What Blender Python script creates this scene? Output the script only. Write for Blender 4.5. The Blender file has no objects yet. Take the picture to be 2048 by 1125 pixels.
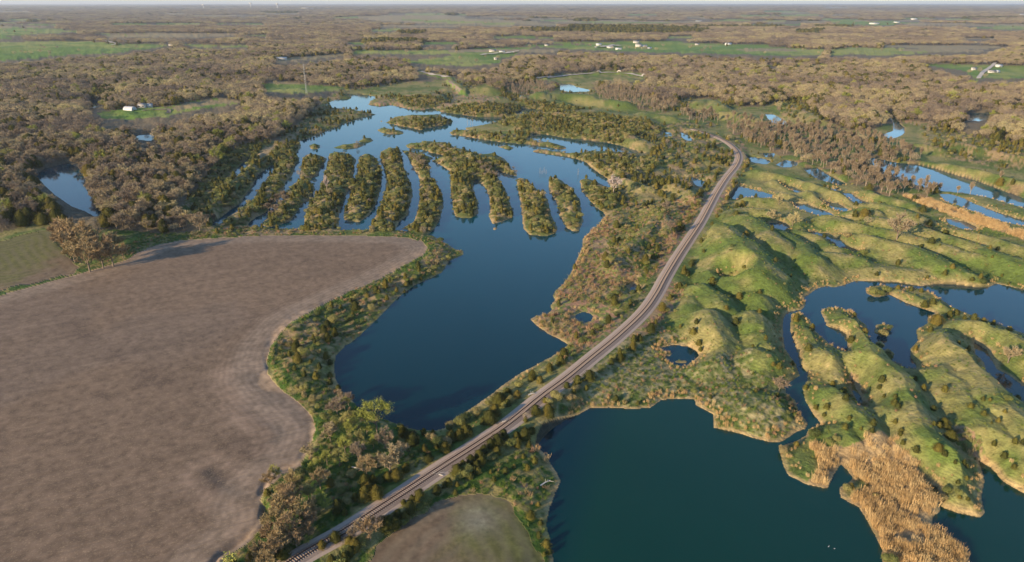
import bpy, math, random, time
import numpy as np
from mathutils import Vector, Matrix
T0 = time.time()
R = math.radians
ROWDIR = 27.0
S = bpy.context.scene
# ------------------------------------------------------------------ camera, world, sun, exposure
H = 120.0
PITCH = math.atan((562.5 - 3.5) / 1365.333)
SP, CP = math.sin(PITCH), math.cos(PITCH)
F = 1365.333
cam = bpy.data.cameras.new('camera'); cam.sensor_width = 36; cam.lens = 24
cam.clip_start = 1; cam.clip_end = 120000
co = bpy.data.objects.new('camera', cam); S.collection.objects.link(co)
co.location = (0, 0, H); co.rotation_euler = (R(90) - PITCH, 0, 0); S.camera = co
SUN_EL = 15.5
SHADOW_AZ = 42.0            # shadows fall towards +X +Y, this many degrees above +X
W = bpy.data.worlds.new('World'); S.world = W; W.use_nodes = True
wn = W.node_tree
bg = wn.nodes['Background']; sky = wn.nodes.new('ShaderNodeTexSky')
sky.sky_type = 'NISHITA'; sky.sun_disc = False; sky.sun_elevation = R(SUN_EL)
sunx, suny = -math.cos(R(SHADOW_AZ)), -math.sin(R(SHADOW_AZ))
sky.sun_rotation = math.atan2(sunx, suny)
sky.air_density = 1.0; sky.dust_density = 0.3; sky.ozone_density = 3.0
wn.links.new(sky.outputs[0], bg.inputs[0]); bg.inputs[1].default_value = 0.14
sl = bpy.data.lights.new('sun', 'SUN'); sl.energy = 5.0; sl.angle = R(0.5); sl.color = (1.0, 0.76, 0.48)
so = bpy.data.objects.new('sun', sl); S.collection.objects.link(so)
dirv = Vector((-sunx * math.cos(R(SUN_EL)), -suny * math.cos(R(SUN_EL)), -math.sin(R(SUN_EL))))
so.rotation_euler = dirv.to_track_quat('-Z', 'Y').to_euler(); so.location = (-200, -200, 300)
S.view_settings.view_transform = 'Standard'; S.view_settings.look = 'None'
S.view_settings.exposure = 0.80; S.view_settings.gamma = 1
S.cycles.max_bounces = 5; S.cycles.diffuse_bounces = 2; S.cycles.glossy_bounces = 2
S.cycles.volume_bounces = 0; S.cycles.transparent_max_bounces = 8
# ------------------------------------------------------------------ helpers
rng = np.random.default_rng(7)
def inv(px, py, z=0.0):
    """image point of the survey photograph -> ground point at height z"""
    u = (np.asarray(px, float) - 1024) / F; v = (np.asarray(py, float) - 562.5) / F
    t = (H - z) / (SP + v * CP)
    return u * t, t * (CP - v * SP)
def proj(X, Y, Z):
    dz = Z - H
    f = Y * CP - dz * SP; up = Y * SP + dz * CP
    f = np.maximum(f, 1e-3)
    return 1024 + F * X / f, 562.5 - F * up / f, f
def _h(ix, iy, s):
    n = (ix * 374761393 + iy * 668265263 + s * 974634777) & 0xffffffff
    n = ((n ^ (n >> 13)) * 1274126177) & 0xffffffff
    n = n ^ (n >> 16)
    return (n & 0xffff) / 65535.0
def vnoise(x, y, s=0):
    x0 = np.floor(x); y0 = np.floor(y); fx = x - x0; fy = y - y0
    ix = x0.astype(np.int64); iy = y0.astype(np.int64)
    fx = fx * fx * (3 - 2 * fx); fy = fy * fy * (3 - 2 * fy)
    a = _h(ix, iy, s); b = _h(ix + 1, iy, s); c = _h(ix, iy + 1, s); d = _h(ix + 1, iy + 1, s)
    return (a + (b - a) * fx) * (1 - fy) + (c + (d - c) * fx) * fy
def fbm(x, y, sc, o=4, s=0, g=0.5):
    r = 0; a = 1; t = 0; x = x / sc; y = y / sc
    for i in range(o):
        r = r + a * vnoise(x + 17.3 * i, y - 9.1 * i, s + i); t += a; a *= g
        x, y = (x * 1.6 - y * 1.2), (x * 1.2 + y * 1.6)
    return r / t            # 0..1
def sstep(a, b, x):
    t = np.clip((x - a) / (b - a), 0, 1); return t * t * (3 - 2 * t)
def tag(o, label=None, cat=None, group=None, kind=None):
    if label: o['label'] = label
    if cat: o['category'] = cat
    if group: o['group'] = group
    if kind: o['kind'] = kind
    return o
def link(name, me, parent=None, mat=None):
    o = bpy.data.objects.new(name, me)
    if mat is not None and me is not None and not me.materials: me.materials.append(mat)
    S.collection.objects.link(o)
    if parent is not None: o.parent = parent
    return o
def mesh_np(name, V, Fc, smooth=False):
    """V (n,3), Fc (m,k)"""
    me = bpy.data.meshes.new(name)
    V = np.ascontiguousarray(V, dtype=np.float32); Fc = np.ascontiguousarray(Fc, dtype=np.int32)
    me.vertices.add(len(V)); me.vertices.foreach_set('co', V.ravel())
    k = Fc.shape[1]
    me.loops.add(Fc.size); me.loops.foreach_set('vertex_index', Fc.ravel())
    me.polygons.add(len(Fc))
    me.polygons.foreach_set('loop_start', np.arange(0, Fc.size, k, dtype=np.int32))
    me.update(calc_edges=True)
    if smooth: me.polygons.foreach_set('use_smooth', np.ones(len(Fc), bool))
    return me
# ------------------------------------------------------------------ traced map (survey-photo coordinates)
CX0, CX1, CY0, CY1, CS = -700, 2760, 8, 1560, 2
cxs = np.arange(CX0, CX1, CS, dtype=float); cys = np.arange(CY0, CY1, CS, dtype=float)
NX, NY = len(cxs), len(cys)
def fill(mask, poly, val):
    P = np.array(poly, float)
    n = len(P)
    r0 = max(0, int((P[:, 1].min() - CY0) / CS)); r1 = min(NY - 1, int((P[:, 1].max() - CY0) / CS) + 1)
    for r in range(r0, r1 + 1):
        y = cys[r] + 0.01
        xs = []
        for i in range(n):
            x1, y1 = P[i]; x2, y2 = P[(i + 1) % n]
            if (y1 <= y) != (y2 <= y): xs.append(x1 + (y - y1) * (x2 - x1) / (y2 - y1))
        xs.sort()
        for a, b in zip(xs[::2], xs[1::2]):
            i0 = max(0, int(math.ceil((a - CX0) / CS))); i1 = min(NX, int(math.floor((b - CX0) / CS)) + 1)
            if i1 > i0: mask[r, i0:i1] = val
def ell(cx, cy, rx, ry, n=20, seed=0):
    rr = random.Random(seed + int(cx))
    return [(cx + rx * math.cos(a) * (k := rr.uniform(.85, 1.12)), cy + ry * math.sin(a) * k) for a in [i * 2 * math.pi / n for i in range(n)]]
def P(s):
    a = [float(t) for t in s.replace(',', ' ').split()]
    return list(zip(a[::2], a[1::2]))
MAIN = P("""675 199 701 199 704 192 721 189 734 191 751 194 754 197 741 202 737 210 757 213 781 211 801 214 818 219 838 222 851 220
864 217 871 219 874 223 898 227 924 230 951 234 978 235.6 1013 235 1025 230 1038 224 1045 218 1068 219 1087 222 1089 225 1068 227 1051 230
1021 232 1005 239 995 246 976 248.5 956 252 932 256 930 258 935 261 950 262 970 265 1000 268 1020 271 1045 274 1059 274 1064 269 1093 270
1130 277 1167 280 1191 283 1215 286 1240 292 1264 299 1286 305 1288 311 1277 311 1252 307 1228 305 1203 304 1176 303 1167 309 1142 309
1125 307 1101 303 1091 301 1066 301 1066 304 1103 310 1130 313 1152 318 1172 325 1186 338 1201 349 1216 358 1220 368 1226 380 1211 374
1191 362 1172 357 1161 361 1164 382 1179 401 1191 416 1207 425 1209 433 1195 450 1180 462 1165 478 1165 492 1160 508 1150 527 1140 550
1125 570 1112 580 1105 592 1110 600 1102 612 1105 620 1095 632 1075 632 1060 638 1068 648 1085 660 1100 670 1120 680 1137 690 1122 702
1095 717 1070 732 1040 747 1010 767 985 787 950 812 925 828 903 844 888 857 870 861 830 860 790 847 748 832 722 822 705 805 685 785
672 760 668 735 672 712 690 692 701 687 724 670 757 636 777 616 801 593 828 573 858 558 884 546 898 523 926 511 928 502 917 501 900 492
881 482 866 472 851 471 825 463 800 462 735 461 690 462 620 460 560 458 500 452 498 448 515 435 535 425 556 402 571 380 573 367 588 350
593 330 600 321 593 308 603 291 598 284 618 277 651 264 684 250 704 244 727 235 754 230 744 227 717 222 684 219 668 217 650 210""")
WATERS = [MAIN,
 P("497 317 503 320 487 338 471 356 461 369 456 364 469 345 484 330"),
 P("547 331 537 338 517 350 505 377 490 396 485 406 461 421 446 433 424 447 420 456 444 446 456 433 480 423 488 409 506 397 511 387 523 372 533 357 548 340"),
 P("1038 190 1060 192 1075 193 1066 197 1040 196"), P("1122 170 1140 169 1150 174 1182 181 1170 185 1140 186 1120 181"),
 P("1324 266 1333 263 1344 267 1342 273 1330 275"), P("1361 264 1374 268 1388 281 1378 284 1364 276"),
 P("1206 331 1222 334 1236 342 1228 345 1210 339"), P("1382 351 1387 356 1400 361 1418 365 1409 375 1391 371 1384 361"),
 P("176 219 183 198 207 206 201 213 185 218"), P("266 274 290 267 314 267 312 278 288 284 268 283"),
 P("72 350 90 338 115 332 135 326 152 334 166 345 171 376 177 390 188 403 197 415 208 434 196 438 167 421 144 414 114 394 95 377 80 362"),
 P("1492 314 1520 317 1540 323 1532 329 1500 324"), P("1528 307 1547 308 1545 316 1531 314"), P("1555 330 1572 322 1592 325 1590 333 1568 335"),
 P("1610 336 1632 337 1652 350 1690 368 1680 371 1640 359 1618 346"), P("1566 370 1582 374 1608 386 1600 389 1580 381"),
 P("1645 376 1672 379 1668 385 1650 382"), P("1688 388 1700 388 1718 400 1742 410 1738 416 1708 405"),
 P("1742 316 1790 326 1832 330 1865 337 1900 348 1940 360 1985 375 2050 400 2200 440 2200 470 2050 416 2010 404 1975 394 1930 386 1885 382 1840 372 1790 352 1752 336"),
 P("1882 388 1900 390 1925 398 1952 411 1992 426 2019 434 2060 446 2060 454 2012 444 1965 428 1932 416 1896 403"),
 P("1896 438 1930 445 1950 456 1935 460 1903 449"),
 P("1460 400 1470 384 1480 374 1505 380 1543 390 1538 397 1510 395 1485 396"),
 P("1590 410 1612 410 1652 424 1674 438 1660 438 1625 426 1598 418"), P("1650 405 1672 407 1698 422 1692 426 1668 419"),
 P("1542 447 1560 446 1575 455 1565 461 1548 456"), P("1624 465 1655 468 1676 480 1694 493 1713 502 1688 505 1674 488 1640 474"),
 P("1856 458 1900 479 1948 494 1945 498 1905 488 1870 471"), P("1448 560 1466 559 1473 566 1468 573 1454 568"),
 P("1531 230 1545 229 1562 238 1578 248 1560 252 1541 243"), P("1772 222 1784 225 1795 240 1810 258 1808 268 1798 274 1780 279 1766 270 1785 262 1786 248 1778 236"),
 P("1926 236 1940 228 1987 225 1976 239 1940 246"), P("958 38 985 39 984 42 956 42"), P("0 22 45 23.5 45 25.5 0 25.5 -200 25 -200 22.5"),
 P("1150 631 1165 624 1180 627 1187 635 1182 643 1166 647 1152 641"), P("1322 697 1345 691 1375 693 1393 702 1400 711 1388 722 1370 733 1350 731 1335 720 1330 706"),
 P("1258 578 1268 568 1282 571 1288 578 1276 590 1262 588"),
 # teal pond at the bottom right
 P("""1108 1125 1093 1050 1098 1023 1112 985 1122 963 1114 946 1098 923 1085 903 1068 893 1072 876 1082 859 1112 844 1152 831 1182 817 1218 816
 1265 819 1302 817 1322 801 1345 799 1368 799 1389 799 1392 812 1427 829 1426 856 1467 864 1507 877 1544 886 1561 884 1572 878 1591 866 1611 858 1616 847
 1598 826 1591 802 1571 786 1569 769 1601 752 1594 730 1578 710 1569 697 1564 660 1566 637 1574 625 1604 620 1611 610 1609 597 1614 592 1636 577
 1660 576 1681 573 1711 563 1748 563 1798 566 1842 573 1882 568 1912 570 1952 575 1975 576 1992 568 2048 580 2300 640 2300 760 2048 667 2019 657
 1985 645 1952 633 1915 620 1895 610 1875 625 1855 636 1855 647 1832 660 1837 683 1822 697 1820 714 1832 730 1835 744 1822 742 1795 730 1765 717
 1748 693 1736 677 1731 657 1735 653 1718 640 1708 625 1685 617 1658 614 1641 623 1648 636 1655 653 1678 660 1693 670 1695 687 1695 713
 1658 690 1631 663 1621 640 1598 623 1583 629 1581 663 1591 690 1598 727 1615 747 1616 759 1605 776 1611 802 1628 829 1643 849 1618 859 1611 872
 1591 883 1575 888 1558 899 1568 936 1578 953 1611 969 1655 978 1668 950 1681 929 1698 943 1706 957 1698 966 1678 975 1681 996 1718 1016
 1735 1043 1748 1070 1762 1100 1762 1125 1772 1180 1500 1400 1100 1300"""),
 P("""1838 956 1875 976 1882 1013 1915 1026 1959 1036 1970 1026 1962 996 1969 963 1962 936 1957 922 1982 936 2005 963 2048 988 2300 1080 2300 1400
 1960 1400 1939 1125 1932 1096 1912 1083 1865 1056 1865 1036 1880 1023 1878 1003 1852 976"""),
 P("1949 685 1972 700 1984 722 1994 740 2019 752 2048 774 2200 840 2200 870 2048 812 2019 792 1989 772 1975 752 1969 727 1951 708"),
 P("1702 757 1710 775 1722 795 1728 812 1718 808 1706 785"), P("1640 576 1660 572 1661 577"),
]
L4 = lambda s: P(s)
ISLANDS = [
 P("610 312 622 309 640 311 653 318 650 328 644 336 637 352 620 359 603 362 597 356 600 340 603 325"),
 P("581 372 592 364 610 360 620 361 629 370 632 380 622 397 603 414 591 430 585 442 560 452 535 456 520 450 530 440 548 425 560 405 570 388"),
 P("659 308 676 306 703 310 713 321 710 343 705 370 693 396 683 421 679 436 681 450 679 465 610 462 606 450 610 426 620 401 635 384 644 362 649 343 656 323"),
 P("720 313 728 310 747 311 759 326 764 343 766 362 761 391 751 416 739 433 722 445 700 445 684 440 686 421 698 391 706 367 713 343 716 326"),
 P("762 303 776 297 801 300 806 323 812 343 824 367 828 391 820 418 818 431 801 443 796 455 791 466 732 464 742 450 754 421 762 399 769 377 771 357 765 333 761 318"),
 P("801 300 815 303 828 305 847 311 865 316 866 319 856 321 860 333 862 352 874 367 886 387 889 416 884 436 874 455 852 474 825 464 801 458 824 444 833 421 838 391 838 360 828 343 820 326 813 312"),
 P("""810 291 815 289 839 290 849 284 873 286 898 288 912 297 937 303 971 312 990 309 1008 318 1020 329 1025 338 1035 347 1035 354 1010 348 986 337
  1003 365 1015 384 1020 401 1030 426 1027 436 1003 445 983 450 975 433 978 416 976 396 971 377 951 358 949 377 956 406 959 428 946 436 922 438 907 433
  904 416 899 391 900 362 898 343 883 333 866 325 866 321 880 317 890 315 889 311 863 306 844 300 815 296"""),
 P("1032 362 1037 356 1057 360 1071 377 1089 389 1097 401 1102 428 1115 455 1113 467 1093 473 1059 471 1047 458 1044 431 1040 401 1037 382"),
 P("1098 357 1105 354 1125 362 1142 377 1159 399 1164 426 1167 443 1159 462 1147 464 1132 455 1118 431 1113 406 1098 384"),
 ell(990, 458, 7, 3.4), ell(629, 294, 12, 6), P("667 296 680 292 700 290 727 287 728 292 712 297 690 299"),
 P("716 284 728 278 740 276 748 283 735 286"), P("753 261 760 258 780 260 806 263 808 268 790 270 765 267"),
 P("771 246 787 236 824 234 884 234 908 242 904 249 871 254 841 261 824 257 797 252"), ell(763, 243, 3, 2),
 P("995 294 1011 290 1033 297 1015 300"), P("898 265 910 262 932 263 996 269 1044 275 1059 277 1074 284 1081 288 1106 288 1130 294 1134 298 1128 300 1108 298 1088 293 1057 290 1020 287 986 283 956 278 927 273 903 270"),
 P("1730 576 1732 588 1752 596 1778 590 1808 605 1842 617 1875 627 1900 612 1875 593 1858 583 1838 578 1798 573 1778 576 1764 570 1745 573"),
 P("1748 667 1753 648 1778 650 1784 660 1767 671"), P("1750 685 1762 683 1770 692 1755 697"), P("1758 705 1775 698 1790 708 1785 717 1765 715"),
 ell(1337, 708, 7, 5), ell(1362, 724, 11, 3.5), ell(1280, 572, 6, 4),
]
wat = np.zeros((NY, NX), np.uint8)
for w_ in WATERS: fill(wat, w_, 1)
for w_ in ISLANDS: fill(wat, w_, 0)
wat[(cys[:, None] > 1130) & (cxs[None, :] < 1090)] = 0
MEADOW, FOREST, ISLE, SCRUB, ASPEN, SOIL, CROP, REED, CLEAR, TAN, VERGE, DRY, BUDW, CONIF, SHADEW, TUSS = range(16)
zone = np.full((NY, NX), MEADOW, np.uint8)
FBIG = P("""-3000 0 5000 0 5000 330 2060 300 1980 295 1900 262 1815 246 1768 250 1740 262 1700 262 1650 242 1600 228 1560 226 1545 207 1530 212 1480 214 1440 200 1395 196
 1370 197 1330 214 1250 203 1200 185 1182 176 1262 164 1290 160 1270 150 1215 144 1168 148 1110 156 1085 162 1118 168 1110 180 1085 190 1050 190 1010 187 985 173 930 165
 915 158 890 161 800 165 760 172 690 180 650 198 640 212 618 234 568 267 560 284 542 284 503 287 459 301 430 330 400 372 372 400 350 440 420 452 425 462 330 468
 260 472 205 458 190 462 110 450 60 448 0 466 -3000 500""")
ZP = [(FOREST, FBIG),
 (SCRUB, P("350 440 372 400 400 372 430 330 459 301 503 287 560 284 598 284 603 291 593 308 600 321 593 330 573 367 556 402 515 435 498 448 560 458 735 461 825 463 866 472 800 468 684 468 451 473 330 468 420 462")),
 (ISLE, P("400 372 430 330 459 301 503 287 560 284 600 286 606 295 595 310 600 321 593 330 573 367 556 402 515 435 498 448 420 462 380 440")),
 (TAN, P("530 296 552 290 556 297 548 306 520 318 510 312")),
 (SCRUB, P("690 180 760 172 800 165 915 162 985 173 1010 187 1088 190 1120 186 1200 185 1250 203 1330 214 1370 197 1395 196 1440 200 1480 214 1500 240 1440 250 1400 262 1470 280 1480 300 1470 330 1430 390 1395 455 1340 545 1285 625 1235 672 1135 755 1120 700 1060 660 1050 630 1150 520 1200 430 1160 360 1000 310 890 290 1060 260 860 230 690 220 640 205")),
 (ISLE, P("1160 358 1240 380 1240 410 1210 430 1190 416 1160 385")),
 (ISLE, P("1066 304 1170 303 1290 312 1330 330 1300 350 1230 370 1180 330")),
 (ISLE, P("990 247 1030 232 1090 226 1200 228 1290 240 1330 258 1310 275 1240 288 1130 276 1040 262")),
 (SCRUB, P("755 190 850 188 905 195 895 215 850 222 800 214 760 205")),
 (MEADOW, P('700 182 800 168 880 165 893 178 850 190 760 192 740 200 700 190')), (DRY, P('905 182 930 186 985 190 1000 198 960 206 900 212 850 222 838 223 860 212 905 205')),
 (ISLE, P("800 196 860 192 905 205 870 214 850 221 818 219 790 212")),
 (ISLE, P("872 222 930 208 1000 206 1045 215 1040 224 1013 236 951 234 900 228")),
 (DRY, P("740 203 790 205 850 218 905 208 940 198 980 196 975 206 930 208 870 218 838 223 790 213 737 211")),
 (ISLE, P("1040 200 1100 205 1180 218 1090 226 1060 218 1040 214")),
 (MEADOW, P("940 178 968 168 1000 180 1010 192 975 194 948 188")),
 (MEADOW, P("1060 196 1085 188 1180 188 1250 203 1330 222 1380 225 1400 240 1330 250 1290 240 1200 226 1110 208")),
 (ASPEN, P("1010 170 1085 165 1100 182 1085 192 1040 194 1015 186")),
 (ASPEN, P("1190 178 1250 178 1330 205 1360 215 1325 228 1260 215 1200 200")),
 (ASPEN, P("1230 190 1270 195 1330 215 1310 225 1240 212")),
 (MEADOW, P("1385 200 1440 200 1450 215 1530 225 1545 245 1500 262 1440 250 1395 230 1380 215")),
 (ASPEN, P("1360 225 1430 230 1440 246 1410 252 1365 240")),
 (SCRUB, P("1545 207 1600 200 1650 240 1648 254 1600 250 1570 235")),
 (ASPEN, P("1450 236 1500 240 1560 250 1640 258 1740 270 1770 285 1830 300 1850 325 1790 330 1800 350 1900 385 1870 395 1800 400 1740 385 1660 352 1610 335 1560 312 1500 292 1455 262")),
 (ASPEN, P("1750 335 1840 345 1900 372 1960 392 1900 392 1810 375 1760 358")),
 (ASPEN, P("1930 350 2060 372 2060 398 1985 384 1940 368")),
 (SCRUB, P("1840 255 1900 262 1980 280 2060 292 2400 320 2400 420 2060 345 1960 330 1900 318 1850 300")),
 (DRY, P("1805 244 1830 243 1880 249 1880 254 1830 251")),
 (REED, P("1802 386 1830 390 1870 405 1950 432 2050 466 2200 503 2200 516 2050 479 1960 450 1900 431 1840 408 1808 395")),
 (DRY, P("1470 262 1495 300 1490 330 1470 370 1448 410 1432 430 1425 420 1450 365 1478 318 1480 300")),
 (DRY, P("1155 470 1210 430 1250 470 1260 520 1300 540 1255 570 1190 600 1250 640 1230 665 1180 700 1130 690 1060 645 1060 630 1110 600 1125 570 1160 500")),
 (SCRUB, P("1225 460 1290 420 1350 400 1400 400 1370 450 1330 500 1310 540 1270 545 1240 520 1200 545 1210 500")),
 (DRY, P("1345 400 1430 380 1410 420 1385 460 1360 500 1330 530 1300 560 1330 480 1370 440")),
 (DRY, P("1340 560 1370 575 1360 610 1300 660 1255 700 1225 710 1280 645 1320 590")),
 (VERGE, P("205 458 330 468 451 473 568 469 684 470 784 472 818 470 870 474 925 503 920 515 880 545 800 590 700 670 670 720 672 770 700 830 790 860 880 870 900 900 800 960 700 1020 560 1130 500 1130 560 1060 530 1000 600 940 630 890 620 830 560 780 535 720 560 660 684 590 860 500 800 480 451 478 280 510 200 560 0 590 -700 760 -700 730 0 575 250 510")),
 (SCRUB, P("866 474 925 503 920 515 880 545 830 573 790 600 730 665 672 700 668 760 705 815 690 820 640 760 600 740 560 735 545 700 570 665 640 622 760 575 840 525 872 500")),
 (BUDW, P("690 800 740 815 800 850 880 870 900 900 830 940 760 985 690 1040 600 1110 540 1125 555 1060 525 1010 545 965 600 945 632 895 640 840")),
 (BUDW, P('495 1095 530 1050 600 1030 640 1125 560 1200 380 1230 444 1130')),
 (SOIL, P("""-3000 1000 -700 700 0 591 67 573 167 546 254 520 277 503 317 490 361 481 451 475 568 470 684 471 784 473 818 476 844 483 856 495 848 510 824 523 794 540 751 563
  684 591 635 616 585 643 561 667 541 693 533 723 536 749 561 779 601 809 625 836 631 859 621 893 605 923 601 943 565 949 535 976 521 1000 531 1016 524 1056 501 1083 444 1120 380 1200 -300 1560 -3000 1560""")),
 (VERGE, P("230 478 300 472 350 474 340 482 280 500 262 512")),
 (CROP, P("-700 620 -700 530 0 483 33 473 67 465 110 461 114 490 140 516 162 536 134 551 67 567 0 581")),
 (VERGE, P("700 1125 757 1085 817 1035 871 1000 930 950 1010 920 1075 890 1100 925 1120 960 1095 1020 1090 1060 1105 1130 1100 1400 600 1400")),
 (CROP, P("734 1125 757 1090 817 1042 871 1007 918 992 978 988 1018 1003 1045 1040 1061 1070 1081 1103 1086 1125 1090 1400 500 1400")),
 (REED, P("1663 890 1690 893 1718 884 1738 868 1765 864 1790 880 1812 900 1830 925 1842 955 1852 976 1878 1003 1880 1023 1865 1036 1865 1056 1912 1083 1932 1096 1940 1125 1960 1400 1800 1400 1764 1125 1748 1070 1735 1043 1718 1016 1690 1003 1705 995 1730 985 1728 965 1706 957 1698 943 1681 920")),
 (REED, P("1620 888 1650 890 1684 900 1682 925 1668 950 1655 978 1620 972 1640 940")),
 (DRY, P("1895 855 1930 850 1960 880 1975 930 1960 936 1945 920 1915 890")), (DRY, P("1695 745 1715 750 1735 790 1738 815 1715 812 1700 780")),
 (REED, P("1180 812 1215 806 1265 810 1300 808 1320 800 1318 812 1302 822 1265 824 1200 822")),
 (REED, P("1064 888 1085 895 1115 930 1128 960 1112 950 1085 915")),
 (DRY, P("1270 712 1280 700 1278 715 1240 735 1222 738")), (DRY, P("1045 965 1062 970 1062 990 1045 992 1030 975")),
 (TUSS, P('1120 760 1200 690 1300 670 1330 640 1400 730 1460 700 1500 700 1500 740 1600 770 1620 850 1560 886 1467 866 1425 850 1390 800 1300 820 1180 818 1110 845')),
 (SCRUB, P('560 284 568 267 618 234 640 212 690 219 754 230 684 252 651 266 600 286')),
 # far clearings
 (CLEAR, P("-700 118 -700 86 0 85 100 83 167 82 234 88 345 90 300 98 217 103 134 110 67 117 0 122")),
 (CLEAR, P("194 227 250 217 334 214 401 200 451 196 491 205 440 214 401 218 334 232 250 240 205 237")), (TAN, P("340 214 401 202 451 196 485 204 420 210 350 222")),
 (CLEAR, P("521 167 568 164 611 170 684 174 700 178 668 182 601 187 535 184")), (TAN, P("530 165 568 163 600 168 560 170")),
 (TAN, P("541 124 568 117 684 108 692 112 640 118 550 126")),
 (CLEAR, P("798 124 884 115 951 97 1068 95 1035 107 1020 114 985 120 900 128 851 129")), (CLEAR, P("890 130 960 122 1000 118 1000 126 930 134")),
 (CLEAR, P("1051 92 1250 89 1368 88 1500 92 1650 100 1640 112 1500 110 1400 107 1252 103 1151 99")), (CLEAR, P("1100 85 1368 83 1360 88 1120 90")),
 (CLEAR, P("1658 100 1698 95 1882 100 1850 107 1765 111 1700 109 1660 112")), (TAN, P("1500 97 1570 96 1580 103 1510 104")),
 (CLEAR, P("1848 130 1950 130 2048 134 2700 140 2700 175 2048 157 1950 156 1925 142")),
 (TAN, P("684 33 918 30 931 37 1068 43 1118 50 985 53 851 47 760 43")), (CLEAR, P("780 38 900 42 1000 45 1060 47 1000 49 860 45")), (TAN, P("1085 40 1200 41 1335 43 1330 47 1200 48 1118 48")),
 (TAN, P("1798 45 2048 50 2500 56 2500 60 1998 53 1815 50")), (CLEAR, P("1638 37 1798 43 1790 50 1740 52 1680 50")), (TAN, P("1560 26 1620 26 1625 28 1560 28")), (TAN, P("1660 28 1720 29 1718 31 1662 31")),
 (CLEAR, P("-400 55 0 55 110 58 160 64 60 69 -300 70")), (TAN, P("-200 52 0 53 95 54 95 56 0 56")), (CLEAR, P("10 38 80 39 90 43 20 43")), (TAN, P("520 25 590 26 600 28 530 28.5")),
 (CLEAR, P("740 60 800 57 805 61 745 64")), (CLEAR, P("1330 73 1380 72 1390 76 1340 77")), (TAN, P("1870 88 1880 88")), (CLEAR, P("350 88 500 92 495 96 400 95")), (CLEAR, P("200 68 330 66 340 69 220 71")),
 (CLEAR, P("1990 52 2100 54 2100 60 1985 60")), (CLEAR, P("1500 130 1640 131 1700 129 1640 134 1520 134")),
 (CONIF, P("1095 58 1180 54 1290 55 1360 57 1420 62 1400 68 1300 72 1240 72 1150 66")), (CONIF, P("1590 66 1650 62 1640 70 1600 72")), (CONIF, P("795 68 850 67 850 73 800 74")),
]
for z_, p_ in ZP: fill(zone, p_, z_)
fr = random.Random(5)
for i_ in range(95):
    D_ = 1700 * (9.0 ** fr.random()); X_ = fr.uniform(-.82, .82) * D_; a_ = fr.uniform(50, 210) * (D_ / 2500) ** .7; b_ = a_ * fr.uniform(.35, .8); th = fr.uniform(-.25, .25)
    q_ = []
    for k_ in range(8):
        t_ = k_ * math.pi / 4 + fr.uniform(-.2, .2); u_, v_ = a_ * math.copysign(abs(math.cos(t_)) ** .5, math.cos(t_)), b_ * math.copysign(abs(math.sin(t_)) ** .5, math.sin(t_))
        u_, v_ = u_ * math.cos(th) - v_ * math.sin(th), u_ * math.sin(th) + v_ * math.cos(th)
        pp_ = proj(np.array(X_ + u_), np.array(D_ + v_), np.array(4.0)); q_.append((float(pp_[0]), float(pp_[1])))
    if min(p[1] for p in q_) > 11 and max(p[1] for p in q_) < 112: fill(zone, q_, fr.choice((CLEAR, CLEAR, TAN, TAN, CLEAR, CONIF)))
for s_, w_ in (("838 144 862 149 885 153 908 157", 3), ("1075 158 1118 154 1168 149 1218 146 1262 149 1290 152", 3), ("1957 158 1964 148 1975 140 1985 132 1990 129", 4), ("898 163 906 170 914 177 922 184 932 190", 5), ("260 232 300 228 335 232", 4)):
    q_ = P(s_)
    for a_, b_ in zip(q_[:-1], q_[1:]): fill(zone, [(a_[0] - w_, a_[1] - w_ * .6), (b_[0] + w_, b_[1] - w_ * .6), (b_[0] + w_, b_[1] + w_), (a_[0] - w_, a_[1] + w_)], CLEAR)
for p_ in ISLANDS[:9] + ISLANDS[10:18]: fill(zone, p_, ISLE)
fill(zone, ISLANDS[9], DRY)
PXc, PYc = np.meshgrid(cxs, cys)
WX, WY = inv(PXc, PYc)
def jfa(mask):
    """distance in metres from every cell to the nearest True cell"""
    idx = np.where(mask, np.arange(NX * NY).reshape(NY, NX), -1)
    sx = np.where(mask, WX, 1e9); sy = np.where(mask, WY, 1e9)
    best = np.where(mask, 0.0, 1e18)
    step = 512
    steps = []
    while step >= 1: steps.append(step); step //= 2
    for st in [1] + steps + [2, 1]:
        for dy in (-st, 0, st):
            for dx in (-st, 0, st):
                if dx == 0 and dy == 0: continue
                ys0, ys1 = max(0, dy), min(NY, NY + dy); xs0, xs1 = max(0, dx), min(NX, NX + dx)
                a = (slice(ys0 - dy, ys1 - dy), slice(xs0 - dx, xs1 - dx)); b = (slice(ys0, ys1), slice(xs0, xs1))
                nx_ = sx[a]; ny_ = sy[a]
                d = (nx_ - WX[b]) ** 2 + (ny_ - WY[b]) ** 2
                m = d < best[b]
                best[b] = np.where(m, d, best[b]); sx[b] = np.where(m, nx_, sx[b]); sy[b] = np.where(m, ny_, sy[b])
    return np.sqrt(best)
cell = (inv(1026, cys)[0] - inv(1024, cys)[0])[:, None]
sdf = np.where(wat == 1, -jfa(wat == 0) + cell * .5, jfa(wat == 1) - cell * .5)
soilm = (zone == SOIL)
cropm = (zone == CROP)
edge = np.where(soilm, jfa(~soilm), 0) + np.where(cropm, jfa(~cropm), 0)
def blur(a, n=2, k=2):
    a = a.astype(np.float32)
    for _ in range(n):
        for ax in (0, 1):
            p = np.pad(a, [(k, k) if i == ax else (0, 0) for i in range(2)], mode='edge')
            s = 0
            for i in range(2 * k + 1):
                s = s + (p[i:i + a.shape[0], :] if ax == 0 else p[:, i:i + a.shape[1]])
            a = s / (2 * k + 1)
    return a
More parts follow.
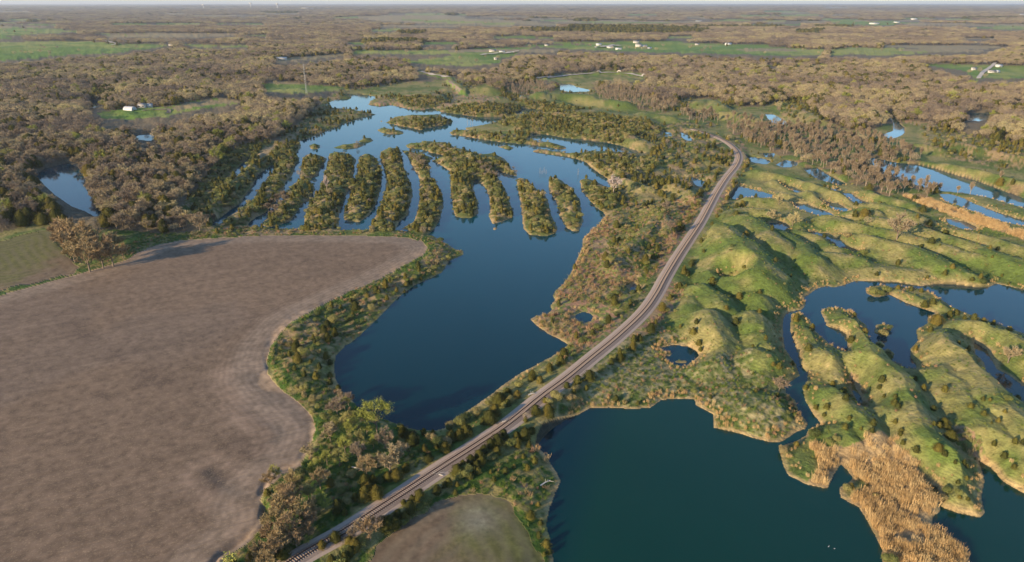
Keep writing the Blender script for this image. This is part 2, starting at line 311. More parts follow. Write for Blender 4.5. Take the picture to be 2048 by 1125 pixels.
ZH = np.array([1.2, 4, 4.2, 2.4, 1.6, 2.6, 2.6, .35, 5, 5, 2.4, 1.6, 3, 5, 3, 1.6], np.float32)
ZL = np.array([5, 18, 9, 9, 8, 16, 10, 3, 20, 20, 8, 7, 8, 20, 8, 8], np.float32)
ZU = np.array([.22, 2.5, 1.6, 2.2, 1.0, .02, .05, .1, 1, 1, .7, .9, .6, 2, 1, .35], np.float32)
cH, cL, cU = blur(ZH[zone]), blur(ZL[zone]), blur(ZU[zone])
def samp(arr, px, py, lin=True):
    x = np.clip((px - CX0) / CS, 0, NX - 1.001); y = np.clip((py - CY0) / CS, 0, NY - 1.001)
    if not lin: return arr[np.rint(y).astype(int), np.rint(x).astype(int)]
    x0 = x.astype(int); y0 = y.astype(int); fx = x - x0; fy = y - y0
    return (arr[y0, x0] * (1 - fx) + arr[y0, x0 + 1] * fx) * (1 - fy) + (arr[y0 + 1, x0] * (1 - fx) + arr[y0 + 1, x0 + 1] * fx) * fy
print('maps', round(time.time() - T0, 1))
# ------------------------------------------------------------------ railway line and roads
TRZ = 3.4
def spline(pts, n=12):
    out = []
    Q = [pts[0]] + pts + [pts[-1]]
    for i in range(1, len(Q) - 2):
        p0, p1, p2, p3 = [np.array(Q[j], float) for j in (i - 1, i, i + 1, i + 2)]
        for k in range(n):
            t = k / n
            out.append(.5 * ((2 * p1) + (-p0 + p2) * t + (2 * p0 - 5 * p1 + 4 * p2 - p3) * t * t + (-p0 + 3 * p1 - 3 * p2 + p3) * t ** 3))
    out.append(np.array(pts[-1], float)); return np.array(out)
def world_line(pts, z, n=10):
    return spline([tuple(float(c) for c in inv(a, b, z)) for a, b in pts], n)
TRACK = world_line(P("430 1235 530 1165 605 1110 684 1066 747 1025 817 979 884 934 951 891 1018 846 1085 792 1135 755 1185 714 1235 673 1286 625 1313 588 1331 555 1355 515 1380 477 1404 440 1432 388 1453 355 1472 331 1478 313 1471 298 1452 283 1421 269 1385 258"), TRZ)
def dist_line(X, Y, L):
    best = np.full(X.shape, 1e9); 
    for i in range(len(L) - 1):
        ax, ay = L[i][:2]; bx, by = L[i + 1][:2]; dx, dy = bx - ax, by - ay; l2 = dx * dx + dy * dy + 1e-9
        t = np.clip(((X - ax) * dx + (Y - ay) * dy) / l2, 0, 1)
        best = np.minimum(best, (X - ax - t * dx) ** 2 + (Y - ay - t * dy) ** 2)
    return np.sqrt(best)
# ------------------------------------------------------------------ spoil ridges and mounds: crest line in survey coordinates, height, half width
MOUNDS = [
 ("1440 458 1452 468 1478 490 1512 538", 11.5, 24), ("1490 436 1520 456 1556 488", 8.5, 17), ("1538 528 1552 540", 5, 13), ("1548 464 1575 474 1600 492 1622 516", 6.5, 14),
 ("1596 466 1630 474 1676 500", 4.5, 12), ("1655 512 1690 514", 4.5, 12), ("1708 516 1728 522", 4.5, 10), ("1700 470 1740 480 1800 494 1850 512 1886 530", 6, 15),
 ("1740 540 1800 545 1850 548", 3, 12), ("1895 545 1925 548 1955 552", 5.5, 12), ("1930 510 1965 515", 5, 9),
 ("1440 430 1500 420 1560 432 1610 452", 4, 10), ("1660 436 1700 448 1760 462 1830 478 1900 500", 5, 12), ("1760 440 1820 452 1900 476 1960 498 2050 530 2150 560", 6, 13),
 ("1500 400 1550 402 1600 404", 4, 9), ("1560 385 1610 400 1650 404", 3.5, 8), ("1700 425 1760 438", 3.5, 8), ("1510 342 1560 352 1600 362 1640 376 1690 392", 4.5, 10), ("1560 362 1600 376 1650 398 1700 412 1750 424", 4.5, 10),
 ("1740 404 1800 422 1850 440 1900 458 1980 480 2060 505", 5, 12), ("1600 322 1640 334 1680 348", 4, 9), ("1720 380 1780 398 1830 412", 4, 9), ("1960 440 2050 462", 3.5, 10), ("1940 405 1990 415 2050 432", 3, 8),
 ("1840 320 1900 330 1960 345 2060 370", 6, 16), ("1900 285 1960 300 2060 322", 6, 14), ("1840 290 1880 300", 5, 12), ("1600 225 1640 240", 7, 20), ("1570 210 1600 220", 6, 18),
 ("1405 575 1430 592 1440 610", 6, 12), ("1418 628 1432 650 1425 670", 6.5, 13), ("1500 590 1530 600 1545 612", 5, 12), ("1505 630 1520 650", 6, 12), ("1520 672 1530 690", 5, 10), ("1512 708 1545 722 1570 740", 5.5, 13),
 ("1440 690 1425 705 1412 722", 4.5, 9), ("1395 600 1385 620", 4, 9), ("1475 830 1510 812 1555 815", 3.4, 14), ("1590 650 1605 680 1640 705 1690 735", 5.5, 10), ("1615 770 1640 790", 3, 8),
 ("1650 780 1690 805 1720 840 1740 860", 5.5, 12), ("1700 635 1715 665 1740 705 1790 755 1820 800 1850 850 1885 910", 7.5, 13), ("1790 800 1830 870 1870 940 1900 990", 5, 12), ("1640 830 1670 855 1690 880", 4, 9),
 ("1750 740 1775 780 1790 830", 5.5, 10), ("1860 660 1890 690 1925 715 1955 750 1990 800 2060 860 2120 900", 7.5, 15), ("1850 700 1890 745 1935 800 1980 860 2040 920", 6, 13), ("1960 650 2000 670 2060 700 2150 740", 6, 13),
 ("1930 680 1965 690", 4, 8), ("1790 582 1840 596 1870 606", 3, 6), ("1690 632 1705 650", 3, 7),
 ("960 176 978 176", 9, 30), ("1085 192 1130 190 1180 194", 10, 24), ("1200 200 1250 206", 8, 22), ("1395 206 1420 202 1440 212", 8, 20), ("1450 226 1490 230 1515 240", 8, 18), ("1290 228 1340 236", 6, 20),
 ("1230 535 1250 505 1290 470 1310 440", 4.5, 9), ("1330 372 1360 378 1390 395", 6, 14), ("1310 420 1330 440 1345 470", 4.5, 10), ("1220 352 1260 368 1300 380", 5, 10), ("1150 320 1190 325 1240 345", 4, 9),
 ("1100 232 1160 240 1220 250", 6, 18), ("1180 262 1240 270 1280 285", 5, 14), ("400 450 440 400 480 350 520 310", 4, 9), ("520 345 490 380 450 415", 3, 7),
 ("640 690 600 735 580 750", 3.0, 10), ("330 440 370 410", 4, 10),
]
MW = []
for s_, h_, w_ in MOUNDS:
    MW.append((world_line(P(s_), h_ * .9, 5), h_, w_))
def height(X, Y):
    px, py, f = proj(X, Y, 0 * X)
    d = samp(sdf, px, py)
    near = np.clip(f / 350, .5, 4)
    d = d + (fbm(X, Y, 7 * near, 3, 3) - .5) * 1.2 * near
    d = d - 1.1 * ((px > 1450) & (py > 300) & (py < 520)) - .7 * ((px > 430) & (px < 1035) & (py > 325) & (py < 462))
    Hm = samp(cH, px, py); L = samp(cL, px, py); U = samp(cU, px, py)
    dl = np.maximum(d, 0)
    h = Hm * (1 - np.exp(-dl / L))
    hum = (fbm(X, Y, 14, 3, 11) - .42) * 2 * U * np.clip(dl / 5, 0, 1)
    h = h + hum
    h = h + (fbm(X, Y, 2.6, 2, 31) - .5) * np.clip(U, 0, 1) * .5 * np.clip(dl / 2, 0, 1)
    h = h + Hm / 4 * sstep(500, 900, Y) * (Hm > 3.2) * (fbm(X, Y, 190, 3, 23) - .3) * 13 * sstep(10, 60, dl)
    far = sstep(900, 3500, Y)
    h = h + far * (fbm(X, Y, 900, 4, 21) - .35) * 34 * sstep(0, 120, dl)
    m = np.zeros_like(h)
    for L_, hh, ww in MW:
        x0, x1 = L_[:, 0].min() - ww * 1.7, L_[:, 0].max() + ww * 1.7; y0, y1 = L_[:, 1].min() - ww * 1.7, L_[:, 1].max() + ww * 1.7
        ii = np.nonzero((X > x0) & (X < x1) & (Y > y0) & (Y < y1))
        if len(ii[0]) == 0: continue
        xs, ys = X[ii], Y[ii]
        dd = dist_line(xs + (fbm(xs, ys, 9, 2, 41) - .5) * 5, ys + (fbm(xs, ys, 9, 2, 43) - .5) * 5, L_)
        al = .90 + .22 * fbm(xs, ys, 16, 2, 47)
        q = hh * 1.30 * al * np.clip(1 - dd / (ww * 1.12), 0, 1) ** 1.15
        q = np.where(q > hh * .95, hh * .95 + (q - hh * .95) * .35, q)
        m[ii] = np.maximum(m[ii], q)
    h = h * (1 - np.clip(m / 6, 0, .5)) + m * np.clip(dl / 8, 0, 1) ** .8
    bed = np.where(d < 0, np.maximum(d * .35, -4) - .05, 0)
    h = np.where(d < 0, bed, np.maximum(h, .06))
    ii = np.nonzero((np.abs(X) < 330) & (Y < 980))
    if len(ii[0]):
        dt = dist_line(X[ii], Y[ii], TRACK)
        k = 1 - sstep(4.2, 12, dt)
        tz = TRZ - .45
        h[ii] = h[ii] * (1 - k) + tz * k
    return h, d
def ground_pt(px, py):
    px = np.atleast_1d(np.asarray(px, float)); py = np.atleast_1d(np.asarray(py, float))
    z = np.zeros_like(px)
    for _ in range(4):
        X, Y = inv(px, py, z); z2, d = height(X, Y); z = .5 * z + .5 * np.maximum(z2, 0)
    X, Y = inv(px, py, z); z2, d = height(X, Y)
    return X, Y, z2
# ------------------------------------------------------------------ ground sheet
def lerp3(a, b, t): return a + (b - a) * t[..., None]
def col(*c): return np.array(c, float)
def build_ground():
    gx = np.concatenate([[-5200, -3600, -2500, -1700, -1150, -800, -560, -400, -290, -210, -150, -110, -80], np.arange(-60, 2110, 2.0), [2130, 2160, 2200, 2260, 2340, 2450, 2600, 2800, 3100, 3600, 4400, 5600, 7200]])
    gy = np.concatenate([[8.4, 8.9, 9.5, 10.2, 11, 12, 13, 14.2, 15.4, 16.8, 18.2], np.arange(20, 1142, 2.0), [1148, 1160, 1180, 1215, 1270, 1360, 1500, 1750, 2200, 3000]])
    GX, GY = np.meshgrid(gx, gy)
    X, Y = inv(GX, GY)
    X = X + 0.0
    h, d = height(X, Y)
    h[:8] = h[:8] * .6
    px, py, f = proj(X, Y, h)
    jx = (fbm(X, Y, 5, 2, 51) - .5) * 3 * F / f; jy = (fbm(X, Y, 5, 2, 53) - .5) * 3 * F / f * .5
    z = samp(zone, px + jx, py + jy, False)
    zs = samp(zone, px, py, False)
    hard = (zs == SOIL) | (z == SOIL)
    z = np.where(hard, zs, z)
    n1 = fbm(X, Y, 1.7, 2, 61); n2 = fbm(X, Y, 9, 3, 63); n3 = fbm(X, Y, 45, 3, 65); n4 = fbm(X, Y, 240, 3, 67)
    grassG, grassY, dry, pink = col(.095, .135, .030), col(.230, .208, .078), col(.30, .22, .115), col(.33, .20, .13)
    C = np.zeros(X.shape + (3,))
    def put(m, c): C[m] = c[m]
    t = sstep(.35, .65, n2 * .6 + n3 * .4)
    mead = lerp3(np.broadcast_to(grassG, C.shape), np.broadcast_to(grassY, C.shape), t)
    mead = lerp3(mead, np.broadcast_to(dry, C.shape), sstep(.62, .8, n1 * .5 + n2 * .5) * .5)
    scr = lerp3(np.broadcast_to(grassG * .8, C.shape), np.broadcast_to(dry * .85, C.shape), sstep(.42, .6, n1 * .45 + n2 * .55))
    scr = lerp3(scr, np.broadcast_to(grassY, C.shape), sstep(.5, .62, n3) * .5)
    put(np.isin(z, [MEADOW]), mead)
    tus = lerp3(np.broadcast_to(col(.075, .115, .025), C.shape), np.broadcast_to(col(.27, .23, .12), C.shape), sstep(.32, .72, n1 * .6 + n2 * .4)); put(z == TUSS, tus)
    put(np.isin(z, [SCRUB]), scr)
    isl = lerp3(np.broadcast_to(col(.10, .12, .035), C.shape), np.broadcast_to(dry * .9, C.shape), sstep(.48, .62, n1 * .4 + n2 * .6)); put(z == ISLE, isl)
    put(z == ASPEN, lerp3(np.broadcast_to(grassG, C.shape), np.broadcast_to(dry * .7, C.shape), sstep(.45, .65, n2)))
    put(np.isin(z, [FOREST, CONIF, SHADEW]), lerp3(np.broadcast_to(col(.11, .09, .06), C.shape), np.broadcast_to(col(.17, .14, .085), C.shape), n2))
    clr = lerp3(np.broadcast_to(col(.11, .19, .03), C.shape), np.broadcast_to(col(.24, .26, .07), C.shape), sstep(.4, .62, n3 * .4 + n4 * .6)); put(z == CLEAR, clr)
    put(z == TAN, lerp3(np.broadcast_to(col(.30, .22, .13), C.shape), np.broadcast_to(col(.22, .20, .10), C.shape), n4))
    ver = lerp3(np.broadcast_to(col(.05, .098, .015), C.shape), np.broadcast_to(col(.19, .16, .06), C.shape), sstep(.48, .66, n1 * .55 + n2 * .45)); put(np.isin(z, [VERGE, BUDW]), ver)
    drc = lerp3(np.broadcast_to(dry, C.shape), np.broadcast_to(pink * .95, C.shape), sstep(.4, .6, n2)); drc = lerp3(drc, np.broadcast_to(grassG * 1.1, C.shape), sstep(.50, .60, n1 * .6 + n2 * .4) * .85); put(z == DRY, drc)
    put(z == REED, np.broadcast_to(col(.32, .23, .12), C.shape) * (.6 + .7 * n2[..., None]))
    # ploughed field
    soilc = col(.170, .118, .080)
    v = .90 + .14 * fbm(X * .35 + Y * .1, Y, 26, 4, 71) + .04 * n1
    soil = soilc * v[..., None]
    soil = lerp3(soil, np.broadcast_to(col(.145, .116, .098), C.shape), sstep(.60, .74, fbm(X, Y, 60, 3, 73)) * .25)
    spx = np.array([(150, 650, 30, 16), (165, 672, 30, 14), (232, 708, 22, 14), (315, 765, 45, 14), (205, 795, 16, 8), (290, 745, 25, 12), (520, 900, 45, 22), (475, 885, 28, 18), (420, 975, 70, 22)])
    for a, b, c_, e_ in spx:
        k = np.exp(-(((px - a) / c_) ** 2 + ((py - b) / e_) ** 2)); soil = lerp3(soil, np.broadcast_to(col(.10, .07, .052), C.shape), k * .5)
    e = samp(edge, px, py)
    for s_, w_ in (("498 750 520 765 560 798 600 836 618 858", 2.3), ("414 946 440 968 461 983 490 992 514 999 526 1024 520 1056", 2.0), ("484 812 521 839 561 862 551 881", 1.8), ("500 755 535 778 545 800", 3.6)):
        G = world_line(P(s_), 2.3, 5); m_ = np.nonzero(z == SOIL); dd = dist_line(X[m_] + (n1[m_] - .5) * 1.2, Y[m_], G)
        k = np.zeros(X.shape); k[m_] = np.exp(-(dd / w_) ** 2); soil = lerp3(soil, np.broadcast_to(col(.075, .06, .05), C.shape), k * .9)
        k[m_] = np.exp(-((dd - w_ * 2.6) / (w_ * 1.4)) ** 2); soil = lerp3(soil, np.broadcast_to(col(.29, .205, .145), C.shape), k * .5)
    hd = (1 - sstep(9, 15, e)) * (z == SOIL)
    soil = lerp3(soil, np.broadcast_to(col(.27, .205, .15), C.shape), hd * .55)
    put(z == SOIL, soil)
    crop = lerp3(np.broadcast_to(col(.125, .12, .038), C.shape), np.broadcast_to(col(.165, .118, .075), C.shape), sstep(.38, .6, n3 * .7 + n2 * .3 + np.where(px < 600, (py - 508) / 150 + (px - 60) / 330, .10)))
    crop = lerp3(crop, np.broadcast_to(col(.27, .25, .20), C.shape), np.exp(-(((px - 955) / 42) ** 2 + ((py - 1040) / 30) ** 2)) * .6)
    put(z == CROP, crop)
    # dry fringe along the shore
    sh = (1 - sstep(.3, 1.2 + n2 * 1.6, d)) * (d > -1.5) * np.isin(z, [MEADOW, SCRUB, ISLE, DRY, ASPEN, VERGE, REED, TUSS]) * (sstep(.35, .5, fbm(X, Y, 22, 2, 81)) * .6 + .4)
    C = lerp3(C, np.broadcast_to(col(.36, .26, .13), C.shape), np.clip(sh, 0, 1) * .85)
    C = lerp3(C, np.broadcast_to(col(.05, .05, .035), C.shape), (d < -.1) * 1.0)
    far = sstep(300, 900, Y)
    C = C * (1 + (1 - far) * (n1 - .5) * .7)[..., None]
    dt = np.full(X.shape, 1e3)
    ii = np.nonzero((np.abs(X) < 330) & (Y < 980)); dt[ii] = dist_line(X[ii], Y[ii], TRACK)
    me_f = np.arange(X.size).reshape(X.shape)
    Fc = np.stack([me_f[:-1, :-1], me_f[1:, :-1], me_f[1:, 1:], me_f[:-1, 1:]], -1).reshape(-1, 4)
    me = mesh_np('ground', np.stack([X, Y, h], -1).reshape(-1, 3), Fc, True)
    a = me.color_attributes.new('alb', 'FLOAT_COLOR', 'POINT')
    a.data.foreach_set('color', np.concatenate([np.clip(C, .005, .9), np.ones(X.shape + (1,))], -1).astype(np.float32).ravel())
    for nm, arr in (('soil', (z == SOIL) * 1.0), ('crop', (z == CROP) * 1.0), ('edge', e)):
        t_ = me.attributes.new(nm, 'FLOAT', 'POINT'); t_.data.foreach_set('value', arr.astype(np.float32).ravel())
    return me
class NT:
    def __init__(s, name):
        s.m = bpy.data.materials.new(name); s.m.use_nodes = True; s.t = s.m.node_tree; s.b = s.t.nodes['Principled BSDF']
        s.b.inputs['Specular IOR Level'].default_value = .2; s.b.inputs['Roughness'].default_value = .85
    def n(s, typ, **kw):
        o = s.t.nodes.new(typ)
        for k, v in kw.items(): setattr(o, k, v)
        return o
    def l(s, a, b): s.t.links.new(a, b)
    def val(s, sock, v): 
        if hasattr(v, 'is_output'): s.l(v, sock)
        else: sock.default_value = v
    def math(s, op, a, b=0.0, c=None):
        o = s.n('ShaderNodeMath', operation=op); s.val(o.inputs[0], a); s.val(o.inputs[1], b)
        if c is not None: s.val(o.inputs[2], c)
        return o.outputs[0]
    def mix(s, fac, a, b, bt='MIX'):
        o = s.n('ShaderNodeMix', data_type='RGBA', blend_type=bt); s.val(o.inputs[0], fac)
        s.val(o.inputs[6], a if hasattr(a, 'is_output') else tuple(a) + (1,)); s.val(o.inputs[7], b if hasattr(b, 'is_output') else tuple(b) + (1,))
        return o.outputs[2]
    def noise(s, vec, sc, det=3, rough=.5):
        o = s.n('ShaderNodeTexNoise'); o.inputs['Scale'].default_value = sc; o.inputs['Detail'].default_value = det; o.inputs['Roughness'].default_value = rough
        s.l(vec, o.inputs['Vector']); return o.outputs[0]
    def ramp(s, v, a, b):
        o = s.n('ShaderNodeMapRange'); s.val(o.inputs[0], v); o.inputs[1].default_value = a; o.inputs[2].default_value = b; return o.outputs[0]
    def bump(s, hgt, dist, strength=1.0):
        o = s.n('ShaderNodeBump'); s.l(hgt, o.inputs['Height']); o.inputs['Distance'].default_value = dist; o.inputs['Strength'].default_value = strength
        s.l(o.outputs[0], s.b.inputs['Normal'])
    def base(s, c): s.val(s.b.inputs['Base Color'], c if hasattr(c, 'is_output') else tuple(c) + (1,)); return s.m
def mat_ground():
    g = NT('ground_cover'); pos = g.n('ShaderNodeNewGeometry').outputs['Position']
    at = lambda n_: g.n('ShaderNodeAttribute', attribute_name=n_)
    c = at('alb').outputs['Color']; soil = at('soil').outputs['Fac']; edg = at('edge').outputs['Fac']; crop = at('crop').outputs['Fac']
    fine = g.noise(pos, .9, 5, .65); k = g.ramp(fine, .25, .75)
    c = g.mix(1.0, c, g.mix(soil, g.mix(k, (.68, .68, .68), (1.32, 1.32, 1.32)), g.mix(k, (.93, .93, .93), (1.07, 1.07, 1.07))), 'MULTIPLY')
    # seed rows / harrow lines
    mp = g.n('ShaderNodeMapping'); g.l(pos, mp.inputs[0]); mp.inputs['Rotation'].default_value = (0, 0, R(-58))
    wv = g.n('ShaderNodeTexWave', wave_type='BANDS', bands_direction='X'); g.l(mp.outputs[0], wv.inputs[0]); wv.inputs['Scale'].default_value = .045; wv.inputs['Distortion'].default_value = 3.5; wv.inputs['Detail'].default_value = 3; wv.inputs['Detail Scale'].default_value = .5
    wv2 = g.n('ShaderNodeTexWave', wave_type='BANDS', bands_direction='X'); g.l(mp.outputs[0], wv2.inputs[0]); wv2.inputs['Scale'].default_value = .33; wv2.inputs['Distortion'].default_value = 1.2; wv2.inputs['Detail'].default_value = 3
    ml = g.n('ShaderNodeMapping'); g.l(pos, ml.inputs[0]); ml.inputs['Rotation'].default_value = (0, 0, R(-ROWDIR)); ms = g.n('ShaderNodeMapping'); g.l(ml.outputs[0], ms.inputs[0]); ms.inputs['Scale'].default_value = (.012, .30, .3)
    ms2 = g.n('ShaderNodeMapping'); g.l(ml.outputs[0], ms2.inputs[0]); ms2.inputs['Scale'].default_value = (.06, 1.0, 1)
    st1 = g.ramp(g.noise(ms.outputs[0], 1.0, 4, .6), .3, .7); st2 = g.ramp(g.noise(ms2.outputs[0], 1.0, 3, .6), .3, .7)
    lin = g.math('ADD', g.math('MULTIPLY', st1, .18), g.math('MULTIPLY', st2, .11))
    ed = g.math('MULTIPLY', g.math('SINE', g.math('ADD', g.math('MULTIPLY', edg, 3.1), g.math('MULTIPLY', g.noise(pos, .05, 3), 9.0))), .065)
    hd = g.ramp(edg, 26, 14)
    lin = g.math('ADD', lin, g.math('MULTIPLY', ed, hd))
    straw = g.ramp(g.noise(pos, 2.2, 3, .8), .54, .64)
    msk = g.math('MULTIPLY', soil, 1.0)
    c2 = g.mix(g.math('MULTIPLY', straw, .34), c, (.44, .33, .20))
    gain = g.math('ADD', lin, .88); cmb = g.n('ShaderNodeCombineColor'); [g.l(gain, cmb.inputs[i]) for i in range(3)]
    c2 = g.mix(1.0, c2, cmb.outputs[0], 'MULTIPLY'); c = g.mix(msk, c, c2)
    rows = g.ramp(g.math('SINE', g.math('ADD', g.math('MULTIPLY', edg, 1.5), g.math('MULTIPLY', g.noise(pos, .06, 3), 6.0))), -1, 1)
    wv3 = g.n('ShaderNodeTexWave', wave_type='RINGS', rings_direction='Z'); 
    mp3 = g.n('ShaderNodeMapping'); g.l(pos, mp3.inputs[0]); x3, y3 = inv(860, 1400); mp3.inputs['Location'].default_value = (-float(x3), -float(y3), 0)
    g.l(mp3.outputs[0], wv3.inputs[0]); wv3.inputs['Scale'].default_value = .28; wv3.inputs['Distortion'].default_value = 3; wv3.inputs['Detail'].default_value = 3
    c = g.mix(g.math('MULTIPLY', g.math('MULTIPLY', crop, rows), .32), c, (.20, .165, .11))
    g.base(c)
    sx = g.n('ShaderNodeSeparateXYZ'); g.l(pos, sx.inputs[0])
    # cattle-path terraces on the grassy spoil: bands that follow the height
    zz = g.math('ADD', g.math('MULTIPLY', sx.outputs[2], 9.5), g.math('MULTIPLY', g.noise(pos, .16, 4, .6), 22.0))
    terr = g.math('MULTIPLY', g.math('SINE', zz), g.math('SUBTRACT', 1.0, g.math('ADD', soil, crop)))
    med = g.noise(pos, .33, 3, .6)
    a1 = g.math('MULTIPLY', g.math('MULTIPLY', terr, g.ramp(g.noise(pos, .08, 2), .42, .65)), .06)
    a2 = g.math('MULTIPLY', fine, g.math('SUBTRACT', .62, g.math('MULTIPLY', g.math('ADD', soil, crop), .57)))
    a3 = g.math('MULTIPLY', med, g.math('SUBTRACT', .95, g.math('MULTIPLY', g.math('ADD', soil, crop), .95)))
    a1 = g.math('ADD', a1, g.math('MULTIPLY', g.math('MULTIPLY', soil, st2), .10))
    hh = g.math('ADD', a1, g.math('ADD', a2, a3))
    g.bump(hh, .9, .75)
    return g.m
ground = link('ground', build_ground(), None, mat_ground()); tag(ground, kind='structure')
print('ground', round(time.time() - T0, 1))
# ------------------------------------------------------------------ water
def mat_water():
    g = NT('lake_water'); pos = g.n('ShaderNodeNewGeometry').outputs['Position']
    k = g.noise(pos, .012, 4, .6)
    sx = g.n('ShaderNodeSeparateXYZ'); g.l(pos, sx.inputs[0])
    # silt-laden greener water in the pond east of the railway, clearer blue in the main lake
    x = g.math('SUBTRACT', sx.outputs[0], g.math('MULTIPLY', g.math('SUBTRACT', sx.outputs[1], 140.0), .30))
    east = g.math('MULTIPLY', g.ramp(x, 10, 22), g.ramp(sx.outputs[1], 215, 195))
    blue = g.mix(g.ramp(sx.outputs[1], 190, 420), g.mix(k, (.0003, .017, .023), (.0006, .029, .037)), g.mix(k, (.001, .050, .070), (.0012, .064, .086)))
    teal = g.mix(k, (.001, .026, .020), (.004, .043, .030))
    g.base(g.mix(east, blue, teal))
    g.b.inputs['Roughness'].default_value = .06; g.b.inputs['IOR'].default_value = 1.33; g.b.inputs['Specular IOR Level'].default_value = .5
    n = g.noise(pos, .9, 3, .55); n2 = g.noise(pos, .05, 2, .5)
    g.bump(g.math('MULTIPLY', n, g.ramp(n2, .3, .7)), .05, .35)
    return g.m
def grid_sheet(name, x0, x1, y0, y1, n):
    xs = np.linspace(x0, x1, n); ys = np.linspace(y0, y1, n); a, b = np.meshgrid(xs, ys)
    i = np.arange(n * n).reshape(n, n)
    return mesh_np(name, np.stack([a, b, a * 0], -1).reshape(-1, 3), np.stack([i[:-1, :-1], i[:-1, 1:], i[1:, 1:], i[1:, :-1]], -1).reshape(-1, 4))
tag(link('water', grid_sheet('water', -12000, 12000, 20, 24000, 3), None, mat_water()), kind='structure')
# ------------------------------------------------------------------ leaf / twig materials
def mat_leaf(name, cols, worldscale=.012, rnd=.5, tr=0.0, rough=.8):
    """cols: dark, mid, light tints mixed by tree and by patch of wood"""
    g = NT(name); pos = g.n('ShaderNodeNewGeometry').outputs['Position']; oi = g.n('ShaderNodeObjectInfo')
    a = g.noise(pos, worldscale, 3); v = g.math('ADD', g.math('MULTIPLY', g.ramp(a, .3, .7), 1 - rnd), g.math('MULTIPLY', oi.outputs['Random'], rnd))
    lf = g.noise(pos, .9, 2)
    cr = g.n('ShaderNodeValToRGB'); g.l(v, cr.inputs[0]); e = cr.color_ramp.elements
    e[0].position = .15; e[0].color = tuple(cols[0]) + (1,); e[1].position = .85; e[1].color = tuple(cols[-1]) + (1,)
    for i, c_ in enumerate(cols[1:-1]): q = e.new(.15 + .7 * (i + 1) / (len(cols) - 1)); q.color = tuple(c_) + (1,)
    c = g.mix(1.0, cr.outputs[0], g.mix(g.ramp(lf, .3, .7), (.75, .75, .75), (1.25, 1.25, 1.25)), 'MULTIPLY')
    g.base(c); g.b.inputs['Roughness'].default_value = rough; g.b.inputs['Specular IOR Level'].default_value = .1
    return g.m
M_BARE = mat_leaf('bare_twigs', [(.15, .122, .10), (.23, .182, .135), (.32, .262, .16), (.41, .355, .18)], .0085, .38)
M_ASP = mat_leaf('pale_twigs', [(.16, .13, .095), (.21, .165, .115), (.26, .205, .135)], .01, .5)
M_PALE = mat_leaf('bleached_twigs', [(.40, .33, .30), (.48, .41, .38)], .01, .5)
M_TAN = mat_leaf('tan_twigs', [(.22, .155, .09), (.29, .21, .12), (.33, .26, .13)], .05, .6)
M_BUD = mat_leaf('spring_buds', [(.20, .22, .05), (.28, .30, .07), (.30, .26, .10)], .02, .6)
M_CED = mat_leaf('cedar_needles', [(.040, .046, .013), (.078, .076, .017), (.13, .105, .024)], .02, .6)
M_SHR = mat_leaf('shrub_leaves', [(.075, .095, .03), (.15, .165, .05), (.235, .225, .075), (.26, .21, .10)], .03, .75)
M_REED = mat_leaf('reed_stems', [(.39, .255, .115), (.48, .33, .16), (.53, .40, .21)], .05, .5)
M_WEED = mat_leaf('dry_weeds', [(.31, .18, .11), (.30, .21, .12), (.22, .19, .08), (.12, .15, .04)], .06, .8)
M_GRS = mat_leaf('green_grass', [(.07, .12, .02), (.12, .17, .03), (.20, .21, .06)], .03, .6)
def mat_bark(name, a, b):
    g = NT(name); pos = g.n('ShaderNodeTexCoord').outputs['Object']; g.base(g.mix(g.noise(pos, 9, 4), a, b)); return g.m
M_BARK = mat_bark('bark', (.13, .10, .075), (.24, .19, .14)); M_BARKP = mat_bark('pale_bark', (.24, .19, .14), (.36, .30, .24))
